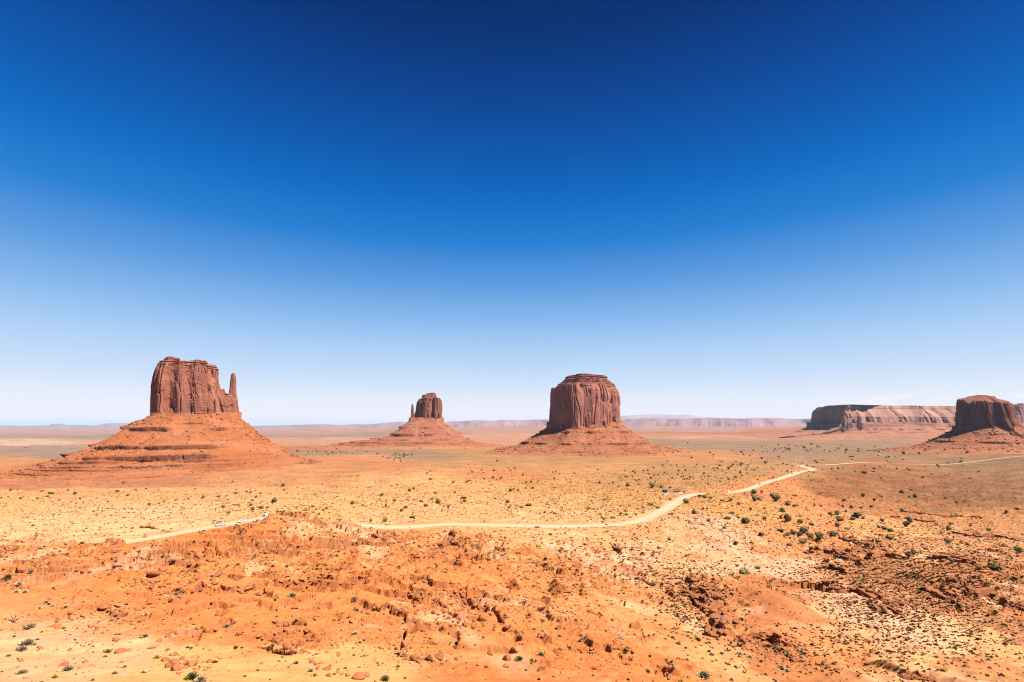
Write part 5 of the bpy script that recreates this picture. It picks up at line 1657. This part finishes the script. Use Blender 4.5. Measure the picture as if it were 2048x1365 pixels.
S6 = [(290, 200, 75, 'sage'), (780, 250, 55, 'sage'), (805, 190, 18, 'sage'), (500, 298, 38, 'dry'), (803, 322, 40, 'sage'), (662, 408, 25, 'green'), (230, 290, 28, 'dry'), (790, 505, 55, 'dry'), (410, 560, 40, 'sage'), (128, 618, 45, 'sage'), (318, 740, 50, 'sage'), (435, 805, 50, 'sage'), (465, 835, 55, 'yellow'), (625, 835, 35, 'yellow'), (783, 677, 40, 'yellow'), (1133, 768, 45, 'yellow'), (1030, 865, 80, 'green'), (1550, 578, 32, 'yellow'), (1583, 612, 42, 'yellow'), (1545, 595, 25, 'yellow'), (1118, 632, 30, 'sage'), (830, 585, 35, 'sage'), (680, 480, 35, 'dry'), (955, 305, 30, 'dry'), (1240, 565, 28, 'yellow'), (1410, 340, 28, 'green'), (1280, 28, 25, 'green'), (420, 70, 22, 'green'), (175, 220, 30, 'yellow'), (350, 248, 25, 'yellow'), (590, 765, 30, 'sage'), (185, 725, 35, 'dry')]
S7 = [(460, 645, 45, 'sage'), (230, 668, 60, 'sage'), (55, 712, 70, 'green'), (155, 765, 55, 'yellow'), (905, 655, 60, 'green'), (1085, 808, 50, 'sage'), (1540, 830, 105, 'sage'), (1600, 680, 40, 'sage'), (1235, 725, 38, 'yellow'), (1330, 585, 45, 'sage'), (1480, 548, 65, 'sage'), (1788, 773, 45, 'sage'), (865, 545, 40, 'dry'), (885, 555, 30, 'dry'), (550, 575, 40, 'dry'), (595, 542, 28, 'sage'), (380, 527, 40, 'sage'), (245, 488, 35, 'dry'), (178, 470, 32, 'sage'), (648, 845, 30, 'sage'), (215, 880, 30, 'green'), (210, 805, 25, 'green'), (1820, 665, 50, 'dry'), (1900, 695, 45, 'dry'), (1575, 583, 35, 'sage'), (1835, 395, 45, 'sage'), (255, 225, 28, 'sage'), (335, 262, 25, 'sage'), (1990, 735, 30, 'green'), (1355, 885, 40, 'yellow'), (1240, 850, 40, 'dry'), (790, 738, 20, 'yellow')]
S8 = [(105, 780, 60, 'dry'), (150, 800, 50, 'dry'), (255, 810, 40, 'dry'), (270, 655, 40, 'dry'), (60, 885, 40, 'dry'), (450, 680, 30, 'sage'), (1085, 820, 50, 'green'), (865, 462, 45, 'sage'), (830, 390, 40, 'green'), (820, 303, 36, 'green'), (1040, 790, 28, 'sage'), (1610, 845, 35, 'yellow'), (1890, 435, 50, 'sage'), (930, 330, 60, 'green'), (700, 258, 40, 'sage'), (1530, 325, 50, 'green'), (1970, 70, 50, 'green')]
SHRUBS = [(c[0] / 4, 1140 + c[1] / 4, c[2] / 4, c[3]) for c in S5] + [(512 + c[0] / 4, 1140 + c[1] / 4, c[2] / 4, c[3]) for c in S6] + [(1024 + c[0] / 4, 1140 + c[1] / 4, c[2] / 4, c[3]) for c in S7] + [(1536 + c[0] / 4, 1140 + c[1] / 4, c[2] / 4, c[3]) for c in S8]
for cx, cy, rx, ry, n, kinds in [(120, 1280, 160, 70, 26, 'dry sage yellow'), (500, 1270, 260, 80, 30, 'yellow sage sage'), (900, 1290, 260, 70, 24, 'sage yellow'), (1300, 1300, 260, 50, 34, 'sage sage green'), (450, 1130, 260, 40, 22, 'sage green'), (1150, 1130, 160, 40, 16, 'green sage')]:
    for _ in range(n):
        SHRUBS.append((cx + rng.normal() * rx * .6, min(1360, cy + rng.normal() * ry * .6), float(np.clip(rng.normal(6.5, 1.6), 4, 11)), str(rng.choice(kinds.split()))))
SHRUBS = SHRUBS[:298]
DESC = {'sage': ('grey-green sage bush', 'sage bush'), 'yellow': ('yellow-green rabbitbrush tuft', 'rabbitbrush'), 'dry': ('straw pale dry tuft', 'dry tuft'), 'green': ('dark green low bush', 'bush')}
NAME = {'sage': 'sage_bush', 'yellow': 'rabbitbrush_tuft', 'dry': 'dry_grass_tuft', 'green': 'green_bush'}


def zone_shrub(px, py):
    if py < 1170:
        return 'on the upper part of the orange spur'
    if px < 300:
        return 'on the pale sandy shelf at the lower left corner'
    if px < 620:
        return 'among the rubble bands at the lower left'
    if px < 1000:
        return 'on the smooth orange benches near the bottom centre'
    if px < 1380:
        return 'on the orange slope at the bottom right of centre'
    return 'near the dark ledges at the lower right'


zs_ = {}
for i in sorted(range(len(SHRUBS)), key=lambda i: -SHRUBS[i][2]):
    zs_.setdefault((SHRUBS[i][3], zone_shrub(*SHRUBS[i][:2])), []).append(i)
SH, sdone = hits([s_[0] for s_ in SHRUBS], [s_[1] + s_[2] * .28 for s_ in SHRUBS])
assert sdone.all()
for i, ((px, py, w, kind), p) in enumerate(zip(SHRUBS, SH)):
    m = w * p[1] / 1000.0 * 1.05
    o = bpy.data.objects.new(NAME[kind], SHR[kind][rng.integers(4)]); C.objects.link(o)
    o.location = (p[0], p[1], p[2] - .02 * m); o.rotation_euler = (0, 0, rng.uniform(0, 6.28)); o.scale = (m, m, m * rng.uniform(.75, 1.05))
    zn = zone_shrub(px, py); rk = zs_[(kind, zn)].index(i); d, c_ = DESC[kind]
    if rk == 0:
        tag(o, 'largest ' + d + ' ' + zn, c_, c_ + ' plants of the slope')
    else:
        tag(o, 'small ' + d + ' ' + zn, c_, c_ + ' plants ' + zn)

# desert scrub: the countless little plants
SC = []
for cx, cy, rx, ry, n in [(1390, 1205, 60, 50, 900), (1360, 1150, 110, 30, 1100), (1600, 1170, 90, 40, 600), (1760, 1150, 130, 40, 2200), (1930, 1170, 110, 60, 2600), (1760, 1225, 120, 30, 800), (1900, 1260, 200, 60, 1500), (1700, 1300, 200, 50, 700), (1250, 1100, 60, 25, 350), (1480, 1060, 160, 40, 1300), (1750, 1050, 260, 50, 2600), (1900, 1100, 160, 50, 1500), (200, 1010, 320, 40, 3000), (650, 1000, 260, 40, 2600), (1000, 990, 260, 45, 3000), (1250, 1010, 160, 40, 2400), (1450, 985, 160, 40, 2400), (1200, 950, 300, 20, 1500), (1800, 980, 280, 40, 2600), (1100, 1100, 200, 40, 350), (800, 1080, 300, 40, 260), (100, 1080, 150, 40, 350)]:
    px = cx + rng.normal(size=n) * rx * .7; py = cy + rng.normal(size=n) * ry * .7
    k = (px > -70) & (px < 2120) & (py > 945) & (py < 1400)
    SC.append(np.stack([px[k], py[k]], 1))
SC = np.vstack(SC)
PH, pd_ = hits(SC[:, 0], SC[:, 1], n=1100)
keep = (bil(ROADD, gs, gl, PH[:, 0] / (PH[:, 1] + 6), np.log(PH[:, 1])) > 1.5)
mk_ = bil(MOUND, gs, gl, PH[:, 0] / (PH[:, 1] + 6), np.log(PH[:, 1]))
keep &= rng.uniform(size=len(PH)) > mk_ * .95
PH = PH[keep]
prot = []
for k in range(6):
    r = np.random.default_rng(1200 + k)
    V, Fc = [], []
    for i in range(15):
        a = r.uniform(0, 6.283); el = r.uniform(.15, 1.5)
        d = np.array((math.cos(a) * math.cos(el), math.sin(a) * math.cos(el), math.sin(el) * .8)) * r.uniform(.3, .55)
        q = np.cross(d, r.normal(size=3)); q /= np.linalg.norm(q) + 1e-9
        kx_ = len(V); V += [d * .12 - q * .05, d * .7 - q * .17, d, d * .7 + q * .17]
        Fc += [(kx_, kx_ + 1, kx_ + 2), (kx_, kx_ + 2, kx_ + 3)]
    prot.append((np.array(V), np.array(Fc)))
ssz = np.clip(rng.lognormal(-.30, .38, len(PH)), .3, 1.7) * np.interp(PH[:, 1], [60, 200, 400, 900], [.6, 1.0, 1.5, 2.1])
scatter_mesh(prot, PH, ssz, 'desert_scrub', M_SCRUB, 'countless small grey-brown desert shrubs speckling the slopes and flats', (.7, 1.2), .1, 0, 'scrub')

# dead bush lying on the sand at the left edge
p = ground_hit(25, 1246)
parts = []
for a, L, l in ((2.6, 1.0, .45), (.6, 1.2, .6), (2.1, .7, .8), (1.2, .8, .9), (.2, .7, .35)):
    parts.append(tube([(0, 0, 0), (math.cos(a) * L * .35, .1, l * .5), (math.cos(a) * L * .7, .05, l * .8), (math.cos(a) * L, -.05, l)], [.05, .045, .03, .012], 5))
tv, tf = joinvf(parts)
o = mesh_obj('dead_branch', tv, tf, M_DEADWOOD, loc=tuple(p))
o.scale = (.8, .8, .8)
tag(o, 'bare dark forked dead branch on pale sand at the left edge', 'dead branch')

# ------------------------------------------------------------------ vehicles, stalls and cabins
M_WHITE = flat_mat('white_paint', (.78, .78, .80), .3, .5)
M_LIME = flat_mat('green_paint', (.22, .45, .05), .35, .5)
M_NAVY = flat_mat('navy_paint', (.02, .025, .06), .3, .5)
M_GLASS = flat_mat('dark_glass', (.012, .016, .025), .08, .6)
M_TYRE = flat_mat('tyre_rubber', (.02, .02, .022), .8, .2)
M_MAROON = flat_mat('maroon_canvas', (.12, .03, .07), .8, .1)
M_TEAL = flat_mat('teal_canvas', (.01, .16, .17), .8, .1)
M_DARKWOOD = flat_mat('dark_timber', (.035, .025, .022), .9, .1)
M_STEEL = flat_mat('grey_steel', (.25, .25, .26), .5, .4)
M_WALL = flat_mat('pale_plaster', (.45, .36, .29), .9, .1)
M_ROOFRED = flat_mat('brown_roof', (.16, .07, .045), .8, .1)


def bevbox(x0, x1, y0, y1, z0, z1, taper=0.0, tx0=0.0, tx1=0.0, b=.05):
    """a box with chamfered long edges; the top can be pulled in"""
    V = []
    for z, t, ins in ((z0, 0, b), (z0 + b, 0, 0), (z1 - b, 1, 0), (z1, 1, b)):
        xa, xb = x0 + tx0 * t + ins, x1 - tx1 * t - ins
        ya, yb = y0 + taper * t + ins, y1 - taper * t - ins
        c = b * .9
        V += [(xa + c, ya, z), (xb - c, ya, z), (xb, ya + c, z), (xb, yb - c, z), (xb - c, yb, z), (xa + c, yb, z), (xa, yb - c, z), (xa, ya + c, z)]
    Fc = []
    for r in range(3):
        for k in range(8):
            Fc.append((r * 8 + k, r * 8 + (k + 1) % 8, (r + 1) * 8 + (k + 1) % 8, (r + 1) * 8 + k))
    Fc.append(tuple(range(7, -1, -1))); Fc.append(tuple(range(24, 32)))
    return V, Fc


def wheel_vf(r=.34, w=.22, n=18):
    V, Fc = [], []
    prof = [(r * .55, w / 2), (r * .92, w / 2), (r, w * .35), (r, -w * .35), (r * .92, -w / 2), (r * .55, -w / 2)]
    for k in range(n):
        t = 2 * math.pi * k / n
        for rr, yy in prof:
            V.append((math.cos(t) * rr, yy, math.sin(t) * rr))
    m = len(prof)
    for k in range(n):
        for j in range(m - 1):
            Fc.append((k * m + j, k * m + j + 1, ((k + 1) % n) * m + j + 1, ((k + 1) % n) * m + j))
    Fc.append(tuple(k * m for k in range(n))); Fc.append(tuple(k * m + m - 1 for k in range(n - 1, -1, -1)))
    return V, Fc


def make_vehicle(name, label, cat, loc, heading, style, paint, group=None):
    o = empty(name, loc, heading)
    tag(o, label, cat, group)
    L = {'car': 4.6, 'suv': 4.8, 'pickup': 5.3, 'van': 5.6, 'camper': 7.0, 'truck': 5.6}[style]
    W = .95
    h = L / 2
    if style in ('car', 'suv', 'pickup', 'truck'):
        bz = .95 if style == 'car' else 1.05
        mesh_obj('body', *joinvf([bevbox(-h, h, -W, W, .35, bz, .06, .06, .06, .09)]), paint, o)
        ct = bz + (.52 if style == 'car' else .75)
        x0, x1 = {'car': (-1.7, 1.0), 'suv': (-2.3, 1.1), 'pickup': (-.6, 1.3), 'truck': (-.2, 1.5)}[style]
        cab = mesh_obj('cabin', *bevbox(x0, x1, -W + .07, W - .07, bz - .02, ct, .16, .35 if style != 'suv' else .12, .55, .05), paint, o)
        gv = joinvf([bevbox(x0 + .12, x1 - .22, -W + .10, -W + .16, bz + .08, ct - .1, .0, .3, .42, .012), bevbox(x0 + .12, x1 - .22, W - .16, W - .10, bz + .08, ct - .1, .0, .3, .42, .012)])
        V = np.array(gv[0]); sgn = np.sign(V[:, 1]); up = (V[:, 2] - bz) / (ct - bz); V[:, 1] = V[:, 1] - sgn * (.16 * up - .045)
        mesh_obj('side_window', V, gv[1], M_GLASS, cab)
        ws = [(x1 - .02, -W + .2, bz + .05), (x1 - .02, W - .2, bz + .05), (x1 - .5, W - .32, ct - .07), (x1 - .5, -W + .32, ct - .07)]
        mesh_obj('windscreen', *joinvf([([tuple(q) for q in ws] + [(q[0] + .03, q[1], q[2] + .02) for q in ws], [(0, 1, 2, 3), (7, 6, 5, 4), (0, 4, 5, 1), (1, 5, 6, 2), (2, 6, 7, 3), (3, 7, 4, 0)])]), M_GLASS, cab)
        if style in ('pickup', 'truck'):
            mesh_obj('cargo_bed', *joinvf([bevbox(-h + .05, x0 - .05, -W + .02, -W + .12, bz - .02, bz + .3, b=.02), bevbox(-h + .05, x0 - .05, W - .12, W - .02, bz - .02, bz + .3, b=.02), bevbox(-h + .02, -h + .12, -W + .12, W - .12, bz - .02, bz + .3, b=.02)]), M_NAVY if style == 'pickup' else paint, o)
        if style == 'truck':
            cv = mesh_obj('canopy', *bevbox(-h - .1, .3, -W - .05, W + .05, 2.45, 2.62, .1, .1, .1, .04), M_MAROON, o)
            for px_, py_ in ((-h + .15, -W + .08), (-h + .15, W - .08), (-.1, -W + .08), (-.1, W - .08), (-1.5, -W + .08), (-1.5, W - .08)):
                mesh_obj('post', *tube([(px_, py_, 1.0), (px_, py_, 2.46)], [.035, .035], 6), M_STEEL, cv)
            mesh_obj('bench', *joinvf([bevbox(-h + .4, -h + .75, -W + .15, W - .15, 1.05, 1.5, b=.04), bevbox(-h + 1.3, -h + 1.65, -W + .15, W - .15, 1.05, 1.5, b=.04)]), M_NAVY, o)
            mesh_obj('side_stripe', *joinvf([bevbox(-1.0, h - .1, -W - .012, -W + .02, .72, .98, b=.008), bevbox(-1.0, h - .1, W - .02, W + .012, .72, .98, b=.008), bevbox(1.5, h - .15, -W + .2, W - .2, bz - .01, bz + .03, b=.01)]), M_LIME, o)
    else:
        ht_ = 2.3 if style == 'van' else 3.0
        mesh_obj('body', *bevbox(-h, h - (.9 if style == 'van' else 1.5), -1.02, 1.02, .4, ht_, .06, .03, .15, .10), paint, o)
        mesh_obj('cab', *bevbox(h - (.95 if style == 'van' else 1.55), h, -.98, .98, .4, 1.9 if style == 'van' else 2.1, .12, 0, .55, .09), paint, o)
        mesh_obj('side_window', *joinvf([bevbox(-h + .6, h - 1.8, -1.02, -.985, 1.35, 1.9, b=.01), bevbox(-h + .6, h - 1.8, .985, 1.02, 1.35, 1.9, b=.01), bevbox(-h - .01, -h + .03, -.6, .6, 1.3, 1.9, b=.01)]), M_GLASS, o)
    o.scale = (.8, .8, .8)
    wr = .36
    for sx in (-1, 1):
        for sy in (-1, 1):
            wv_, wf_ = wheel_vf(wr)
            wo = mesh_obj('wheel', wv_, wf_, M_TYRE, o, loc=(sx * (h - .9), sy * (W - .08), wr))
    lp = [((h - .02), y_) for y_ in (-.68, .68)]
    for x_, y_ in lp:
        mesh_obj('headlight', *bevbox(x_ - .05, x_ + .03, y_ - .16, y_ + .16, .66, .82, b=.015), M_STEEL, o)
    return o


def on_road(px, py, off=0.0):
    """nearest road point to a photo position, its heading, shifted sideways"""
    uu = np.array([((1024 + F * c[0] / (c[1] * CP + c[2] * SP)), 682.5 - F * (c[2] * CP - c[1] * SP) / (c[1] * CP + c[2] * SP)) for c in road_c])
    i = int(np.argmin(np.hypot(uu[:, 0] - px, (uu[:, 1] - py) * 2)))
    i = min(max(i, 1), len(road_c) - 2)
    d = road_c[i + 1] - road_c[i - 1]
    n = np.array((-d[1], d[0])) / np.hypot(d[0], d[1])
    c = road_c[i]
    return (c[0] + n[0] * off, c[1] + n[1] * off, c[2] + .14), math.atan2(d[1], d[0])


l_, h_ = on_road(455, 1050, -1.6)
make_vehicle('tour_truck', 'green and white open tour truck with dark canopy on the left road bend', 'truck', l_, h_, 'truck', M_WHITE)
l_, h_ = on_road(471, 1046, -1.6)
make_vehicle('white_car', 'white car driving just ahead of the green tour truck', 'car', l_, h_, 'car', M_WHITE)
l_, h_ = on_road(520, 1035, 1.2)
make_vehicle('white_pickup', 'white pickup with dark bed parked at the road edge behind the orange spur', 'pickup truck', l_, h_ + .5, 'pickup', M_WHITE)
l_, h_ = on_road(1457, 986, 0)
make_vehicle('camper_van', 'boxy white camper coming down the road beyond the bend', 'camper', l_, h_ + math.pi, 'camper', M_WHITE)
l_, h_ = on_road(1517, 969, 0)
make_vehicle('dark_car', 'dark car on the pale road stretch above the white camper', 'car', l_, h_, 'suv', M_NAVY)
l_, h_ = on_road(1590, 939, 0)
make_vehicle('dark_car', 'distant dark car raising dust at the far road corner', 'car', l_, h_, 'suv', M_NAVY)
for px, py, hd, st, lb in ((1331, 991, .2, 'suv', 'white off-roader parked nearest the road on the turnout'), (1335, 988.5, .9, 'car', 'white sedan parked behind the white off-roader on the turnout'), (1345, 988, .1, 'car', 'white sedan in the middle of the turnout'), (1352, 988.3, .1, 'car', 'low white sedan beside the white van on the turnout'), (1360, 989, .15, 'van', 'tall white van parked below the shade roof'), (1378, 985.5, .1, 'car', 'white sedan parked alone at the right end of the turnout')):
    p = ground_hit(px, py)
    make_vehicle('parked_' + ('van' if st == 'van' else 'car'), lb, 'van' if st == 'van' else 'car', (p[0], p[1], p[2] + .02), hd, st, M_WHITE, 'cars parked on the turnout')
p = ground_hit(1369, 985)
make_vehicle('dark_pickup', 'dark blue pickup parked beside the shade roof', 'pickup truck', (p[0], p[1], p[2] + .02), 1.1, 'pickup', M_NAVY)
# vendors' shade roof and stalls
p = ground_hit(1355, 985)
o = empty('shade_shelter', (p[0], p[1], p[2]), .05)
tag(o, 'long dark flat-roofed shade shelter on posts behind the parked cars', 'shelter')
mesh_obj('roof', *bevbox(-4.6, 4.6, -1.6, 1.6, 2.35, 2.65, b=.05), M_DARKWOOD, o)
for x_ in (-4.2, -1.4, 1.4, 4.2):
    for y_ in (-1.3, 1.3):
        mesh_obj('post', *tube([(x_, y_, -.3), (x_, y_, 2.36)], [.1, .09], 7), M_DARKWOOD, o)
mesh_obj('counter', *bevbox(-3.8, 3.6, .4, 1.0, .0, .95, b=.04), M_DARKWOOD, o)
for px, py, mt_, lb, w_ in ((1327.5, 985, M_DARKWOOD, 'dark timber stall left of the teal canopy stall', 2.2), (1332.5, 985, M_TEAL, 'stall with a teal canvas cover beside the turnout', 3.0)):
    p = ground_hit(px, py)
    o = empty('vendor_stall', (p[0], p[1], p[2]), .05)
    tag(o, lb, 'stall', 'vendor stalls by the turnout')
    a = w_ / 2
    mesh_obj('roof', *bevbox(-a - .15, a + .15, -1.2, 1.2, 2.1, 2.4, .12, .1, .1, .05), mt_, o)
    mesh_obj('back_wall', *bevbox(-a, a, .85, 1.0, -.2, 2.12, b=.03), M_DARKWOOD, o)
    mesh_obj('counter', *bevbox(-a, a, -.9, -.4, -.2, .95, b=.03), mt_, o)
    for sx in (-1, 1):
        mesh_obj('post', *tube([(sx * (a - .08), -.95, -.2), (sx * (a - .08), -.95, 2.12)], [.06, .06], 6), M_DARKWOOD, o)
p = ground_hit(1317, 985.5)
o = mesh_obj('log_rail', *joinvf([tube([(-4, 0, .7), (4, 0, .72)], [.12, .1], 6), tube([(-3.8, 0, -.3), (-3.8, 0, .8)], [.1, .1], 6), tube([(0, 0, -.3), (0, 0, .8)], [.1, .1], 6), tube([(3.8, 0, -.3), (3.8, 0, .8)], [.1, .1], 6)]), M_DARKWOOD, loc=tuple(p))
tag(o, 'low dark log rail at the left end of the turnout', 'rail')


def cabin(px, py, Lm, Wm, hm, rz, label):
    p = ground_hit(px, py)
    o = empty('cabin', tuple(p), rz)
    tag(o, label, 'cabin')
    mesh_obj('wall', *bevbox(-Lm / 2, Lm / 2, -Wm / 2, Wm / 2, -1, hm, b=.05), M_WALL, o)
    a, b = Lm / 2 + .4, Wm / 2 + .4
    V = [(-a, -b, hm + .01), (a, -b, hm + .01), (a, b, hm + .01), (-a, b, hm + .01), (-a, 0, hm + Wm * .28), (a, 0, hm + Wm * .28)]
    mesh_obj('roof', V, [(0, 1, 5, 4), (2, 3, 4, 5), (0, 4, 3), (1, 2, 5), (3, 2, 1, 0)], M_ROOFRED, o)
    mesh_obj('door', *bevbox(-.6, .6, -Wm / 2 - .06, -Wm / 2 + .02, 0, 2.1, b=.01), M_DARKWOOD, o)
    for x_ in (-Lm * .3, Lm * .3):
        mesh_obj('window', *bevbox(x_ - .7, x_ + .7, -Wm / 2 - .06, -Wm / 2 + .02, 1.0, 2.1, b=.01), M_GLASS, o)


cabin(51, 897, 17, 8, 3.4, .1, 'lone long low cabin on the grey-green plain at the far left')
cabin(1563, 897.5, 14, 8, 4, .2, 'small pale cabin left of a long low one on the plain')
cabin(1575, 901, 22, 8, 3.2, -.1, 'long low cabin out on the plain beyond the road corner')

# dust hanging behind the far car
p = ground_hit(1602, 934)
dm = bpy.data.materials.new('dust_cloud'); dm.use_nodes = True; dt = dm.node_tree; dt.nodes.clear()
do_ = dt.nodes.new('ShaderNodeOutputMaterial'); dv = dt.nodes.new('ShaderNodeVolumePrincipled')
dv.inputs['Color'].default_value = (1.0, .80, .66, 1); dv.inputs['Density'].default_value = .0025
dt.links.new(dv.outputs[0], do_.inputs['Volume'])
dV, dF, off = [], [], 0
lb = [((0, 0, 6), (16, 12, 9)), ((-4, 6, 16), (8, 8, 10)), ((12, 2, 5), (12, 9, 6))]
v = ICO3[0] * (1 + .25 * noise2(ICO3[0][:, 0] * 1.8, ICO3[0][:, 1] * 1.8 + ICO3[0][:, 2] * 1.5, 1301))[:, None] * np.array((15, 11, 13)) + np.array((0, 0, 11))
o = mesh_obj('dust_cloud', v, ICO3[1], dm, loc=(p[0], p[1], p[2]))
tag(o, 'faint puff of dust rising at the far road corner', 'dust', kind='stuff')
#@@ENDVEG

# ------------------------------------------------------------------ desert haze
hz = bpy.data.materials.new('haze')
hz.use_nodes = True
ht = hz.node_tree
ht.nodes.clear()
ho = ht.nodes.new('ShaderNodeOutputMaterial')
hv = ht.nodes.new('ShaderNodeVolumePrincipled')
hv.inputs['Color'].default_value = (.34, .54, .75, 1)
hv.inputs['Density'].default_value = 1.25e-5
hv.inputs['Anisotropy'].default_value = 0.0
ht.links.new(hv.outputs[0], ho.inputs['Volume'])
X0, X1, Y0, Y1, Z0, Z1 = -72000, 72000, -60, 50000, -180, 345
hvtx = [(X0, Y0, Z0), (X1, Y0, Z0), (X1, Y1, Z0), (X0, Y1, Z0), (X0, Y0, Z1), (X1, Y0, Z1), (X1, Y1, Z1), (X0, Y1, Z1)]
hfc = [(0, 3, 2, 1), (4, 5, 6, 7), (0, 1, 5, 4), (1, 2, 6, 5), (2, 3, 7, 6), (3, 0, 4, 7)]
haze = mesh_obj('haze', hvtx, hfc, hz)
tag(haze, 'thin pale desert haze over the whole valley', 'haze', kind='stuff')
